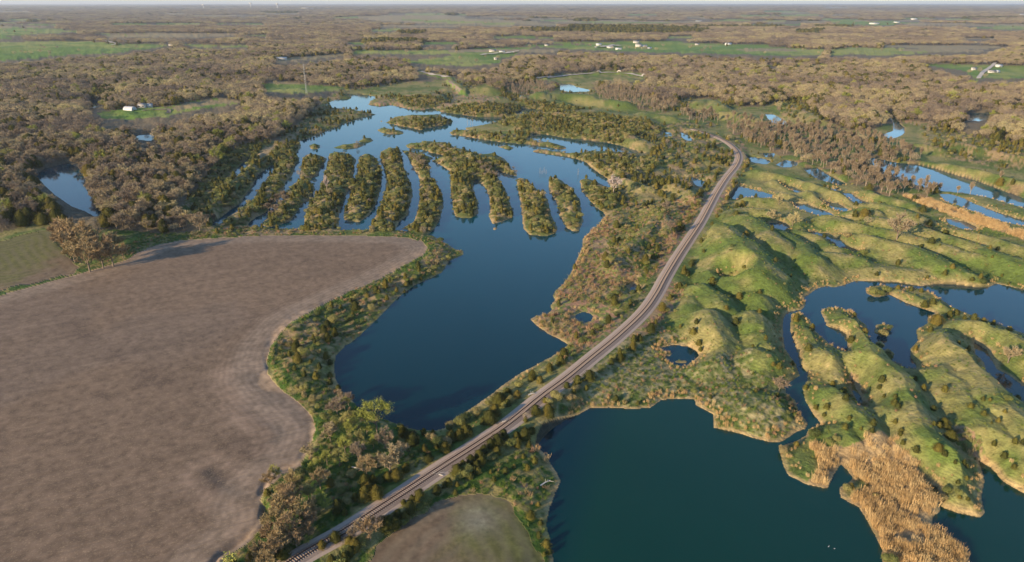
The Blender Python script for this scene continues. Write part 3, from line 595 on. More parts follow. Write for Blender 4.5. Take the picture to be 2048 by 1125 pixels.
# ------------------------------------------------------------------ plant meshes, all with unit height
def quads_from(P_, N_, size, aspect, tang, r, tri=False):
    n = len(P_)
    N_ = N_ / (np.linalg.norm(N_, axis=1, keepdims=True) + 1e-9)
    T = tang - N_ * np.sum(tang * N_, 1, keepdims=True); T /= (np.linalg.norm(T, axis=1, keepdims=True) + 1e-9)
    B = np.cross(N_, T)
    s = (size * (.6 + .8 * r.random(n)))[:, None]; w = s / aspect
    if tri:
        V = np.stack([P_ - T * s * .5 - B * w * .5, P_ - T * s * .5 + B * w * .5, P_ + T * s * .5], 1).reshape(-1, 3)
        return V, np.arange(3 * n).reshape(n, 3)
    V = np.stack([P_ - T * s * .5 - B * w * .2, P_ + B * w * .5, P_ + T * s * .5, P_ - B * w * .5 + T * s * .1], 1).reshape(-1, 3)
    return V, np.arange(4 * n).reshape(n, 4)
def lobes_crown(lobes, n, size, aspect, seed, jit=.5, up=.3, tri=False, twig=False, flat=1.0, inner=.15):
    r = np.random.default_rng(seed); L = np.array(lobes, float)
    wts = L[:, 3] ** 2; k = r.choice(len(L), n * 2, p=wts / wts.sum())
    D = r.normal(size=(n * 2, 3)); D[:, 2] = D[:, 2] * 1.0 + .25; D /= np.linalg.norm(D, axis=1, keepdims=True)
    rad = L[k, 3] * (1 - inner * r.random(n * 2) ** .7 * 2)
    lump = 1 + .16 * np.sin(D[:, 0] * 7 + k * 2.1) * np.sin(D[:, 1] * 6 + k) + .1 * r.normal(size=n * 2)
    P_ = L[k, :3] + D * (rad * lump)[:, None] * np.array([1, 1, flat])
    keep = np.ones(n * 2, bool)
    for j in range(len(L)):
        dd = np.linalg.norm((P_ - L[j, :3]) / np.array([1, 1, flat]), axis=1); keep &= ~((dd < L[j, 3] * .72) & (k != j))
    P_, D = P_[keep][:n], D[keep][:n]
    N_ = D + r.normal(size=D.shape) * jit; N_[:, 2] += up * .3
    if twig: tang = D + r.normal(size=D.shape) * .45 + np.array([0, 0, .5]); N_ = D * .4 + r.normal(size=D.shape)
    else: tang = r.normal(size=D.shape)
    return quads_from(P_, N_, size, aspect, tang, r, tri)
def rlobes(seed, n, R0, zc, r0, r1, zspread):
    rr = random.Random(seed); out = [(0, 0, zc, r1)]
    for i in range(n):
        a = i * 2.4 + rr.uniform(-.4, .4); q = R0 * rr.uniform(.45, 1)
        out.append((q * math.cos(a), q * math.sin(a), zc + rr.uniform(-zspread, zspread), rr.uniform(r0, r1)))
    return out
def cedar_crown(n, size, seed, wide=.36):
    r = np.random.default_rng(seed); m = n
    z = r.random(m) ** .85; a = r.random(m) * 2 * math.pi
    prof = wide * np.minimum(1, .45 + (z / .22) ** .7 * .55) * (1 - z) ** .5 * 1.2
    ph = r.random(8) * 6
    lump = 1 + .18 * np.sin(3 * a + ph[0] + 5 * z) + .13 * np.sin(5 * a + ph[1] - 9 * z) + .10 * np.sin(17 * z + ph[2] + 2 * a)
    spk = np.sin(11 * a + 3 * np.floor(z * 9)) * .5 + .5
    rad = prof * lump * (.80 + .24 * spk) * (1 - .3 * r.random(m) ** 2)
    P_ = np.stack([rad * np.cos(a), rad * np.sin(a), .04 + z * .96], 1)
    D = np.stack([np.cos(a), np.sin(a), .35 + 0 * a], 1)
    N_ = D + r.normal(size=D.shape) * .45
    tang = D * .5 + np.array([0, 0, 1.0]) + r.normal(size=D.shape) * .5
    V, F_ = quads_from(P_, N_, size, 1.7, tang, r)
    # dense inner foliage
    zz = np.linspace(.06, .93, 7); aa = np.arange(8) * math.pi / 4
    cv = [(.62 * wide * (1 - q) ** .5 * 1.2 * math.cos(t), .62 * wide * (1 - q) ** .5 * 1.2 * math.sin(t), .04 + q * .96) for q in zz for t in aa]
    cf = [(i * 8 + j, i * 8 + (j + 1) % 8, (i + 1) * 8 + (j + 1) % 8, (i + 1) * 8 + j) for i in range(6) for j in range(8)]
    return np.concatenate([V, np.array(cv)]), np.concatenate([F_, np.array(cf) + len(V)])
def tube(p0, p1, r0, r1, k=5):
    p0 = np.array(p0, float); p1 = np.array(p1, float); d = p1 - p0; d /= np.linalg.norm(d) + 1e-9
    u = np.cross(d, [0, 0, 1.0]) if abs(d[2]) < .95 else np.cross(d, [1.0, 0, 0]); u /= np.linalg.norm(u); v = np.cross(d, u)
    V = []
    for p, rr in ((p0, r0), (p1, r1)):
        for i in range(k): t = 2 * math.pi * i / k; V.append(p + (u * math.cos(t) + v * math.sin(t)) * rr)
    return np.array(V), np.array([(i, (i + 1) % k, k + (i + 1) % k, k + i) for i in range(k)])
def join(parts):
    V, F_, o = [], [], 0
    for v, f in parts: V.append(v); F_.append(np.array(f) + o); o += len(v)
    return np.concatenate(V), np.concatenate(F_)
def limbs_tree(seed, spread=.42, fork=.28, nl=7, tw=(.020, .0045), ntw=9, leaf=0, slim=False):
    """trunk with forking limbs, and the twigs they carry; returns trunk, twigs"""
    rr = random.Random(seed); T_, W_ = [], []; tips = []
    def grow(p, d, L_, r_, lev):
        q = p + d * L_ * .5; d2 = d + np.array([rr.uniform(-.18, .18), rr.uniform(-.18, .18), .08]); d2 /= np.linalg.norm(d2)
        e = q + d2 * L_ * .5
        T_.append(tube(p, q, r_, r_ * .82, 5 if lev < 2 else 3)); T_.append(tube(q, e, r_ * .82, r_ * .6, 5 if lev < 2 else 3))
        tips.append((q, d, L_, lev)); tips.append((e, d2, L_, lev))
        if lev < 3:
            for i in range(rr.choice((2, 3, 3))):
                a = rr.uniform(0, 6.28); s = rr.uniform(.45, .85)
                nd = d2 + np.array([math.cos(a) * s, math.sin(a) * s, rr.uniform(-.05, .35)]); nd /= np.linalg.norm(nd)
                grow(e, nd, L_ * rr.uniform(.6, .8), r_ * .55, lev + 1)
    T_.append(tube((0, 0, -.03), (0, 0, fork), .022, .017, 7))
    for i in range(nl):
        a = i * 2.4 + rr.uniform(-.3, .3); up = rr.uniform(.6, 1.4) if not slim else rr.uniform(2.0, 3.5)
        d = np.array([math.cos(a), math.sin(a), up]); d /= np.linalg.norm(d)
        grow(np.array([0, 0, fork * rr.uniform(.6, 1.0)]), d, spread * .5 * rr.uniform(.8, 1.1), .011, 1)
    d = np.array([0.05, 0, 1.0]); grow(np.array([0, 0, fork]), d, spread * .55, .013, 1)
    r = np.random.default_rng(seed); Pp, Tt = [], []
    for p, d, L_, lev in tips:
        k = ntw if lev >= 2 else ntw // 2
        for _ in range(k):
            dd = d * .7 + r.normal(size=3) * .6 + np.array([0, 0, .25]); dd /= np.linalg.norm(dd)
            ln = L_ * (.45 + .6 * r.random()); Pp.append(p + dd * ln * .5); Tt.append(dd * ln)
    Pp = np.array(Pp); Tt = np.array(Tt); ln = np.linalg.norm(Tt, axis=1)
    N_ = r.normal(size=Pp.shape)
    N_ -= Tt / ln[:, None] * np.sum(N_ * Tt / ln[:, None], 1, keepdims=True); N_ /= np.linalg.norm(N_, axis=1, keepdims=True)
    B = np.cross(N_, Tt / ln[:, None]); w = .0045 + .004 * r.random((len(Pp), 1))
    V = np.stack([Pp - Tt * .5 - B * w, Pp - Tt * .5 + B * w, Pp + Tt * .5 + B * w * .3, Pp + Tt * .5 - B * w * .3], 1).reshape(-1, 3)
    Fq = np.arange(4 * len(Pp)).reshape(-1, 4); tw_ = (V, Fq)
    if leaf:
        k = r.integers(0, len(Pp), leaf); c = Pp[k] + Tt[k] * .5 + r.normal(size=(leaf, 3)) * .02
        lv, lf = quads_from(c, r.normal(size=(leaf, 3)) + np.array([0, 0, .6]), .022, 1.3, r.normal(size=(leaf, 3)), r); tw_ = join([tw_, (lv, lf)])
    t_ = join(T_); top = max(tw_[0][:, 2].max(), .3)
    return (t_[0] / top, t_[1]), (tw_[0] / top, tw_[1])
def small_trunk(h=.5, r_=.03, fork=True):
    p = [tube((0, 0, -.03), (0, 0, h), r_, r_ * .5, 5)]
    if fork:
        for i in range(4):
            a = i * 1.6; p.append(tube((0, 0, h * .6), (math.cos(a) * .2, math.sin(a) * .2, h * 1.25), r_ * .5, r_ * .2, 3))
    return join(p)
def blades(n, hgt, wdt, rad, seed, lean=.25):
    r = np.random.default_rng(seed); a = r.random(n) * 6.28; q = rad * np.sqrt(r.random(n))
    P0 = np.stack([q * np.cos(a), q * np.sin(a), 0 * a - .02], 1); b = r.random(n) * 6.28
    hh = hgt * (.6 + .5 * r.random(n)); ln = r.normal(size=(n, 2)) * lean * hgt
    top = P0 + np.stack([ln[:, 0], ln[:, 1], hh], 1); mid = (P0 + top) * .5 + np.stack([-ln[:, 0] * .15, -ln[:, 1] * .15, .1 * hh], 1)
    s = np.stack([np.cos(b), np.sin(b), 0 * b], 1) * wdt
    V = np.stack([P0 - s * .6, P0 + s * .6, top + s * .5, top - s * .5], 1).reshape(-1, 3)
    return V, np.arange(4 * n).reshape(n, 4)
def me_of(name, vf, mat, mat2=None, vf2=None):
    if vf2 is None: me = mesh_np(name, vf[0], vf[1]); me.materials.append(mat); return me
    V, F_ = join([vf, vf2]); me = mesh_np(name, V, F_); me.materials.append(mat); me.materials.append(mat2)
    idx = np.zeros(len(F_), np.int32); idx[len(vf[1]):] = 1; me.polygons.foreach_set('material_index', idx); return me
# kind -> dict(near=[(trunk mesh, crown mesh)], far=[joined mesh])
KINDS = {}
def kind(name, near, far, mcrown, mtrunk):
    KINDS[name] = dict(near=[(me_of(name + '_trunk', t, mtrunk), me_of(name + '_crown', c, mcrown)) for t, c in near],
                       far=[me_of(name + '_far', c, mcrown, mtrunk, t) for t, c in far])
lob = lambda s, n=8: rlobes(s, n, .26, .62, .13, .22, .17)
kind('bare', [limbs_tree(s, ntw=11) for s in (1, 2, 3, 4)], [(small_trunk(.45, .022), lobes_crown(rlobes(s, 9, .27, .60, .20, .30, .10), 900, .058, 2.2, s, jit=.42, inner=.22)) for s in (11, 12, 13, 14)], M_BARE, M_BARK)
kind('bud', [limbs_tree(s, leaf=2600, ntw=7) for s in (5, 6)], [(small_trunk(.45, .022), lobes_crown(lob(s, 9), 300, .07, 1.3, s)) for s in (15, 16)], M_BUD, M_BARK)
kind('cedar', [(small_trunk(.3, .03, False), cedar_crown(2600, .050, s, w_)) for s, w_ in ((21, .44), (22, .52), (23, .37))], [(small_trunk(.3, .03, False), cedar_crown(230, .13, s, w_)) for s, w_ in ((24, .44), (25, .54), (26, .36))], M_CED, M_BARK)
shl = lambda s: rlobes(s, 6, .34, .42, .22, .36, .10)
kind('shrub', [(small_trunk(.3, .03), lobes_crown(shl(s), 2200, .060, 1.5, s, inner=.2)) for s in (31, 32, 33)], [(small_trunk(.3, .03), lobes_crown(shl(s), 200, .15, 1.5, s)) for s in (34, 35, 36)], M_SHR, M_BARK)
kind('aspen', [limbs_tree(s, spread=.40, fork=.22, nl=6, ntw=9, slim=True) for s in (41, 42)], [limbs_tree(s, spread=.42, fork=.2, nl=5, ntw=2, slim=True) for s in (43, 44, 45)], M_ASP, M_BARKP)
kind('tan', [limbs_tree(s, ntw=14) for s in (71, 72, 73)], [limbs_tree(74, nl=4, ntw=3)], M_TAN, M_BARK)
kind('pale', [limbs_tree(s, spread=.4, nl=6, ntw=9, slim=(s == 52)) for s in (51, 52)], [limbs_tree(53, nl=4, ntw=3)], M_PALE, M_BARKP)
# thicker twigs for the sparse far aspens
REEDS = [me_of('reed_tuft', blades(60, 1.0, .02, .45, s, .13), M_REED) for s in (61, 62, 63)]
WEEDS = [me_of('weed_tuft', blades(36, 1.0, .06, .6, s, .4), M_WEED) for s in (64, 65, 66)]
GRASS = [me_of('grass_tuft', blades(34, 1.0, .07, .7, s, .45), M_GRS) for s in (67, 68)]
print('protos', round(time.time() - T0, 1))
# ------------------------------------------------------------------ where things grow
items = {k: [] for k in list(KINDS) + ['reed', 'weed', 'grass']}   # rows: x, y, z, height, width factor, rot, placed-by-hand
def jitter_grid(x0, x1, y0, y1, sp, seed):
    r = np.random.default_rng(seed)
    xs = np.arange(x0, x1, sp); ys = np.arange(y0, y1, sp); a, b = np.meshgrid(xs, ys)
    return (a + (r.random(a.shape) - .5) * sp * .95).ravel(), (b + (r.random(a.shape) - .5) * sp * .95).ravel(), r
HAND = []
def scatter(sp, y0, y1, rules, seed, margin=160, xlim=None, hcomp=2.0):
    xm = max(abs(inv(-margin, 14)[0] / inv(-margin, 14)[1]) * y1, 60) if xlim is None else 0
    X, Y, r = jitter_grid(-xm if xlim is None else xlim[0], xm if xlim is None else xlim[1], y0, y1, sp, seed)
    px, py, f = proj(X, Y, 0 * X + hcomp)
    m = (px > -margin) & (px < 2048 + margin) & (py < 1125 + margin) & (py > 8.5)
    X, Y, px, py, f = X[m], Y[m], px[m], py[m], f[m]
    z = samp(zone, px, py, False)
    m = np.isin(z, list(rules)) | (FOREST in rules); X, Y, px, py, f, z = X[m], Y[m], px[m], py[m], f[m], z[m]
    h, d = height(X, Y)
    px, py, f = proj(X, Y, h); z = samp(zone, px, py, False)
    ok = (d > .8)
    if FOREST in rules:
        for q_ in (2.5, 5.0, 7.5, 10.0, 13.0):
            ax_, ay_, _f = proj(X, Y, h + q_); za = samp(zone, ax_, ay_, False); wa = samp(wat, ax_, ay_, False)
            ok &= ~(np.isin(za, [CLEAR, TAN]) & (z == FOREST)) & ~((wa == 1) & (z == FOREST) & (r.random(len(X)) < .93))
    if ISLE in rules:
        ax_, ay_, _f = proj(X, Y, h + 2.6); ok &= ~((samp(wat, ax_, ay_, False) == 1) & (r.random(len(X)) < .75))
    near = Y < 1000
    dt = np.full(X.shape, 1e3); ii = np.nonzero(near); dt[ii] = dist_line(X[ii], Y[ii], TRACK); ok &= dt > 5.2
    u = r.random(len(X)); n = fbm(X, Y, 26, 3, 91); nb = fbm(X, Y, 140, 3, 93)
    if HAND:
        HA = np.array(HAND)
        nn = np.nonzero(Y < 420)[0]
        for k0 in range(0, len(nn), 20000):
            q = nn[k0:k0 + 20000]
            dd = ((X[q, None] - HA[None, :, 0]) ** 2 + (Y[q, None] - HA[None, :, 1]) ** 2) < (HA[None, :, 2] ** 2); ok[q[dd.any(1)]] = False
    for zid, rl in rules.items():
        mz = ok & (z == zid); base = 0.0
        for kn, p, h0, h1, wf, wh in rl:
            pp = p * np.ones(len(X))
            if wh == 'clump': pp = p * sstep(.48, .62, n) * 2.2
            elif wh == 'gap': pp = p * (1 - sstep(.55, .7, n))
            elif wh == 'holes': pp = p * (1 - sstep(.58, .66, fbm(X, Y, 10, 2, 97)) * .85)
            elif wh == 'patch': pp = p * sstep(.5, .6, nb) * 2
            elif wh == 'shore': pp = p * (d < 4)
            elif wh == 'west': pp = p * (.5 + .5 * (px < 900))
            s = mz & (u >= base) & (u < base + pp); base = base + pp
            k = np.nonzero(s)[0]
            if len(k) == 0: continue
            hh = h0 + (h1 - h0) * r.random(len(k)) ** 1.3
            items[kn].append(np.stack([X[k], Y[k], h[k], hh, wf * (.8 + .4 * r.random(len(k))), r.random(len(k)) * 6.28, 0 * hh], 1))
# hand-placed plants near the camera: base point in survey coordinates, apparent width -> size
def by_hand(kn, s, zx=684, zy=749, k=2.993, hw=1.0):
    a = np.array(P(s) if isinstance(s, str) else s).reshape(-1) if False else np.array([float(t) for t in s.replace(',', ' ').split()])
    a = a.reshape(-1, 3)
    for X_, Y_, w_ in a:
        bx = zx + X_ / k; by = zy + (Y_ + w_ * .42) / k
        gx_, gy_, gz = ground_pt(bx, by); f = proj(gx_, gy_, gz)[2]
        wm = float((w_ / k) / (F / f)[0])
        ratio = {'cedar': 1.0, 'shrub': 1.15, 'bare': .74, 'tan': .78, 'bud': .9, 'pale': .75, 'aspen': .5}[kn]
        if kn == 'cedar': hw_ = .72
        else: hw_ = hw
        hh = wm / ratio * hw_
        items[kn].append(np.array([[float(gx_[0]), float(gy_[0]), float(gz[0]), hh, 1.0 / hw_, random.Random(int(X_ * 7 + Y_)).uniform(0, 6.28), 1.0]]))
        HAND.append((float(gx_[0]), float(gy_[0]), wm * .5 + .8))
by_hand('cedar', """335 830 95 465 710 90 570 680 90 615 655 60 690 560 95 725 530 75 770 500 80 820 470 80 850 440 80 890 405 85 930 380 95 968 350 90 690 650 40 680 700 50 240 860 60 370 760 45 420 735 60
 740 330 115 700 355 70 885 245 115 845 280 60 920 225 70 940 135 110 1050 115 75 1185 30 65 1130 15 60 620 425 100 520 490 80 425 370 110 365 330 95 390 350 70 545 345 50 490 340 60 210 690 120 330 590 95
 385 550 80 280 600 85 130 720 90 20 820 60 1160 205 90 1215 150 50 1130 330 60 1120 410 60 1085 485 40 1110 550 60 1155 505 60 980 570 50 1030 545 40 910 620 48 815 570 55 770 600 60 890 580 36
 1130 830 75 1175 770 40 1180 950 60 1225 1000 66 1190 880 40 1240 1050 48 1210 1070 36 1345 60 50 1410 25 70 1390 65 50 1100 265 50 990 410 30 50 990 90 20 1080 90 95 1000 60 160 660 80 1640 135 50 1770 165 34 1690 165 36""")
by_hand('shrub', "800 215 80 740 250 80 700 275 80 650 295 70 1010 150 60 1060 50 60 990 95 60 1280 125 80 905 150 50 975 180 50 1245 160 60 420 480 50 570 400 90 540 370 80 80 230 50 1270 110 50 640 310 50 870 165 40 1690 160 40 1580 240 30")
by_hand('bud', "210 260 200 50 330 110 20 430 110 100 400 110 70 260 60 30 300 120 150 330 80 190 410 90", hw=1.1)
by_hand('tan', "170 940 140 150 560 130 250 880 60", hw=1.0)
by_hand('bare', "290 540 155 260 400 110 230 880 60 40 160 70 -10 140 60 60 960 60 1105 262 44 120 920 80 100 480 110", hw=1.0)
by_hand('bud', "1655 590 80 1850 710 110 1900 570 100 1960 510 90 1800 660 90 1840 1000 60", 0, 749, hw=1.15)
by_hand('tan', "1620 640 90 1750 760 160 1690 800 150 1800 830 140 1740 920 150 1680 1000 140 1640 1060 130 1850 880 120 1760 640 110 1920 640 120 1600 1120 120 1880 800 110 1560 1100 80 1500 1120 70 1650 880 130 1700 720 110 1620 960 110 1780 1000 110 1850 940 100 1550 1050 90", 0, 749, hw=1.0)
by_hand('cedar', "1600 700 60 1700 1060 100 1630 1080 70 1980 640 80 1650 1040 60", 0, 749)
by_hand('cedar', "2010 960 90 1930 1010 80", 0, 749)
# grove between the two fields
by_hand('tan', "450 330 210 540 430 180 620 420 150 680 400 170 400 280 150 500 300 160 370 260 110 600 350 140 700 340 120 450 400 120 560 380 140 740 390 90", 0, 376, hw=.95)
# single plants on the grassy mounds (right)
by_hand('cedar', """1290 440 50 380 280 50 535 260 45 555 450 36 340 640 60 265 710 40 320 790 60 460 755 40 465 615 40 100 920 50 110 960 45 65 850 60 85 795 50 680 770 70 775 830 60 755 950 60 1010 900 60 1090 865 50 1030 755 40
 1520 780 90 1450 690 60 1500 675 50 1480 850 55 1395 955 55 1430 610 40 1600 750 60 1640 740 50 1165 510 40 1570 510 50 1785 530 45 1735 540 36 1430 345 36 1490 310 55 1570 265 60 1250 615 0.1 180 550 70 1480 205 50 1835 380 36 1885 360 30
 500 900 40 580 1060 50 545 1050 36 660 1045 40 420 960 30 130 375 30 370 470 30 1710 960 50 1650 940 40 1860 805 50 1800 800 50 1740 790 60 1685 785 40 1960 840 40 1390 55 50 1440 120 60 1180 95 36 1090 145 70 1035 150 60 1040 90 36 350 50 36 440 45 36 325 105 50 325 150 50 360 90 50 1290 595 40 1370 600 40""".replace('1250 615 0.1', ''), 1364, 376)
by_hand('cedar', """965 100 62 975 150 55 865 185 50 800 190 40 850 235 36 1000 255 45 1140 290 60 1135 330 45 1070 320 32 975 310 50 1195 20 60 1180 70 40 1440 85 58 1290 185 46 1275 275 40 1310 330 40 1305 350 36 1560 290 80 1530 310 50 1590 320 45 1530 430 70 1500 310 36
 1635 515 36 1680 535 50 1700 550 40 1570 470 46 1600 370 90 1500 205 46 1275 125 36 1390 30 44 1570 80 60 1725 185 44 1800 140 44 1840 150 30 1805 230 44 1890 270 44 1850 290 24 1930 220 34 1925 475 58 1865 405 50 1985 545 50 1710 740 36 1660 730 30 1700 620 40 1650 640 36 900 50 44 740 70 40 170 130 36 440 100 36 570 125 40
 685 410 44 1060 390 0.1 1110 660 30 1010 660 50 1990 390 60 2035 400 40 2000 140 60 1400 440 60 1320 400 44""".replace('1060 390 0.1', ''), 1364, 749)
by_hand('shrub', "600 440 66 560 265 44 645 265 40 790 340 80 880 390 60 920 380 50 1580 680 60 1560 730 60 1240 1090 100 70 95 44 985 670 60 1650 700 50 1160 720 40", 1364, 749)
by_hand('shrub', "1220 600 60 1190 625 50 1140 610 60 1200 860 70 1240 830 40 1180 940 50 1230 1000 60 1800 560 50 990 280 50 640 380 0.1 1090 380 50 1880 540 30 1230 990 40".replace('640 380 0.1', ''), 1364, 376)
by_hand('bare', "1285 250 140", 1364, 376, hw=.9); by_hand('bare', "660 200 75 540 180 60 1950 1010 90 1110 205 44 580 75 60", 1364, 376)
by_hand('bare', "580 70 80 1270 40 0.1".replace('1270 40 0.1', ''), 1364, 749)
by_hand('pale', "1745 560 130", 800, 240, 4.09, hw=1.0); by_hand('pale', "1040 570 70", 400, 240, 4.09, hw=1.6)
by_hand('bud', "150 320 120", 400, 240, 4.09, hw=1.2)
by_hand('aspen', "560 720 60 600 680 60 640 640 60 680 620 60 700 660 60 620 740 60 580 770 50 660 690 50", 400, 240, 4.09, hw=.62)
by_hand('aspen', "110 310 50 140 330 50 170 360 50 200 350 40 90 290 40 160 310 50 660 370 50 690 400 50 720 430 50 750 450 50 780 460 50 810 470 40 670 410 40 740 400 40 930 400 30 950 430 30", 800, 240, 4.09, hw=.62)
by_hand('aspen', "1000 220 50 1040 215 50 1080 215 50 1120 210 50 1160 205 50 1200 200 50 1240 195 40 1280 190 40 960 235 40 1060 235 40 1180 225 40 1100 232 40", 0, 376, hw=.75)
by_hand('bare', "820 450 50 850 470 40", 400, 240, 4.09)
# shrubs and cedars on the bank between the big field and the lake, from the enlarged view
by_hand('cedar', "1080 250 130 1200 150 60 1290 90 100 1400 170 80 1500 90 70 1600 30 80 1320 110 60 780 760 110 710 870 90 820 830 80 560 950 90 460 890 80 620 830 50 680 960 110 820 960 80 820 1030 90 900 1090 80 1050 340 60 1640 20 60 930 270 60 1750 -20 60 1580 110 50 1030 200 60", 500, 560, 5.11)
by_hand('shrub', "670 400 66 670 545 66 990 400 66 860 385 130 820 300 80 700 330 80 1270 215 60 1180 110 90 1240 270 100 580 740 120 500 1000 44 700 610 70 700 650 60 1060 180 70 1360 40 60 240 850 60 370 880 60 230 760 44 520 720 90 320 690 60 1080 495 44 1290 390 50 450 500 60 1330 240 60 640 700 60", 500, 560, 5.11)
by_hand('shrub', "560 60 100 640 180 100 700 260 80 560 150 80 780 230 70 480 60 60 760 370 100 820 330 60 650 90 60 880 240 60 640 320 60", 500, 760, 5.11)
print('hand', round(time.time() - T0, 1), len(HAND))
sc = scatter
sc(5.7, 300, 950, {FOREST: [('cedar', .24, 5, 9, 1.2, 'clump'), ('bud', .025, 8, 12, 1, None), ('bare', .50, 7, 11.5, 1.1, None), ('bare', .22, 5, 7, 1.1, None)],
                   CONIF: [('cedar', .8, 8, 12, 1, None)]}, 1)
sc(8.3, 950, 1900, {FOREST: [('cedar', .16, 6, 10, 1.5, 'clump'), ('cedar', .10, 6, 10, 1.5, 'patch'), ('bud', .02, 9, 13, 1.3, None), ('bare', .50, 8, 12.5, 1.4, None), ('bare', .22, 6, 9, 1.3, None)], CONIF: [('cedar', .9, 9, 14, 1.3, None)], CLEAR: [('bare', .012, 7, 11, 1, None)]}, 2)
sc(17, 1900, 3800, {FOREST: [('cedar', .08, 7, 11, 2.4, 'patch'), ('bare', .85, 9, 15, 2.1, None)], CONIF: [('cedar', .9, 11, 16, 2.0, None)], CLEAR: [('bare', .01, 7, 11, 1.4, None), ('cedar', .006, 7, 11, 1, None)], TAN: [('bare', .01, 7, 11, 1.4, None)]}, 3)
sc(36, 3800, 8500, {FOREST: [('cedar', .10, 10, 13, 4.2, 'patch'), ('bare', .72, 10, 18, 4.0, None)], CONIF: [('cedar', .9, 12, 18, 4.0, None)], CLEAR: [('bare', .02, 8, 12, 3, None)]}, 4)
sc(90, 8500, 19000, {FOREST: [('cedar', .10, 12, 16, 8, 'patch'), ('bare', .6, 12, 22, 9.0, None)]}, 5)
sc(2.9, 60, 1000, {ISLE: [('cedar', .17, 2.4, 4.2, 1.1, None), ('shrub', .50, 1.6, 3.2, 1.3, None), ('bare', .004, 4, 6, .8, None)]}, 6, xlim=(-360, 420))
sc(4.2, 40, 1100, {SCRUB: [('cedar', .13, 2.2, 4.8, 1.0, 'clump'), ('cedar', .045, 2.4, 5, 1.0, None), ('shrub', .20, 1.3, 3.0, 1.2, None), ('bare', .012, 4, 7, .9, None)],
                   DRY: [('cedar', .02, 1.5, 3.5, 1, None), ('shrub', .08, .8, 1.8, 1.3, None)],
                   VERGE: [('shrub', .045, .8, 1.8, 1.3, None)],
                   TUSS: [('shrub', .01, .7, 1.4, 1.2, None), ('cedar', .008, 1, 2, 1, None)], MEADOW: [('cedar', .024, 1.0, 2.6, 1.1, None), ('shrub', .05, .5, 1.3, 1.3, 'clump'), ('shrub', .006, .8, 2.0, 1.2, None), ('shrub', .03, .7, 1.5, 1.3, 'shore')],
                   BUDW: [('shrub', .22, 1.5, 3.0, 1.2, None), ('bud', .05, 5, 7, 1, None), ('bare', .14, 4.5, 8, 1.05, None), ('cedar', .06, 3, 4.5, 1, None)]}, 7, xlim=(-500, 900))
sc(5.0, 350, 1100, {ASPEN: [('aspen', .44, 6, 11, .72, None), ('bare', .12, 5, 8, .85, 'clump'), ('cedar', .07, 3, 6, 1, 'clump'), ('shrub', .06, 1.5, 3, 1, None)]}, 8, xlim=(-300, 800))
sc(.95, 60, 480, {REED: [('reed', .85, 1.1, 2.4, 1.1, 'holes')], MEADOW: [('reed', .16, .6, 1.2, 1, 'shore')], TUSS: [('reed', .3, .7, 1.4, 1, 'shore')], DRY: [('reed', .1, .9, 1.7, 1, 'shore')]}, 9, xlim=(0, 330))
sc(1.55, 70, 420, {DRY: [('weed', .75, .6, 1.4, 1, 'gap')], SCRUB: [('weed', .22, .6, 1.3, 1, None), ('grass', .25, .4, .9, 1, None)], VERGE: [('weed', .2, .5, 1.1, 1, 'gap'), ('grass', .45, .4, .9, 1, None)],
                     BUDW: [('weed', .2, .5, 1.1, 1, None), ('grass', .4, .5, 1.0, 1, None)], TUSS: [('weed', .30, .4, .9, 1, None), ('grass', .4, .4, .9, 1, None)], MEADOW: [('weed', .04, .35, .7, 1, None), ('grass', .22, .3, .6, 1, None)]}, 10, xlim=(-200, 330))
# hedges of cedar and willow along both sides of the railway
hr = random.Random(12); q_ = []
for i_ in range(len(TRACK) - 1):
    (x0_, y0_), (x1_, y1_) = TRACK[i_], TRACK[i_ + 1]; L_ = math.hypot(x1_ - x0_, y1_ - y0_)
    if L_ < .1 or y0_ > 560: continue
    nx_, ny_ = (y1_ - y0_) / L_, -(x1_ - x0_) / L_
    for side, pn, pf in ((1, .85, .30), (-1, .50, .34)):
        for k_ in range(int(L_ / 1.9 + hr.random())):
            if hr.random() > (pn if y0_ < 185 else pf): continue
            if side == -1 and y0_ < 95 and hr.random() < .5: continue
            o_ = side * hr.uniform(6.0, 8.6 if side > 0 else 11); t_ = hr.random()
            q_.append((x0_ + (x1_ - x0_) * t_ + nx_ * o_, y0_ + (y1_ - y0_) * t_ + ny_ * o_, hr.uniform(1.6, 4.0), hr.random() < .62))
Q = np.array([t[:3] for t in q_]); h_, d_ = height(Q[:, 0].copy(), Q[:, 1].copy())
for j_, t_ in enumerate(q_):
    if d_[j_] > .8: items['cedar' if t_[3] else 'shrub'].append(np.array([[t_[0], t_[1], h_[j_], t_[2] * (1 if t_[3] else .75), hr.uniform(1.0, 1.35), hr.uniform(0, 6.28), 0]]))
print('scatter', round(time.time() - T0, 1))
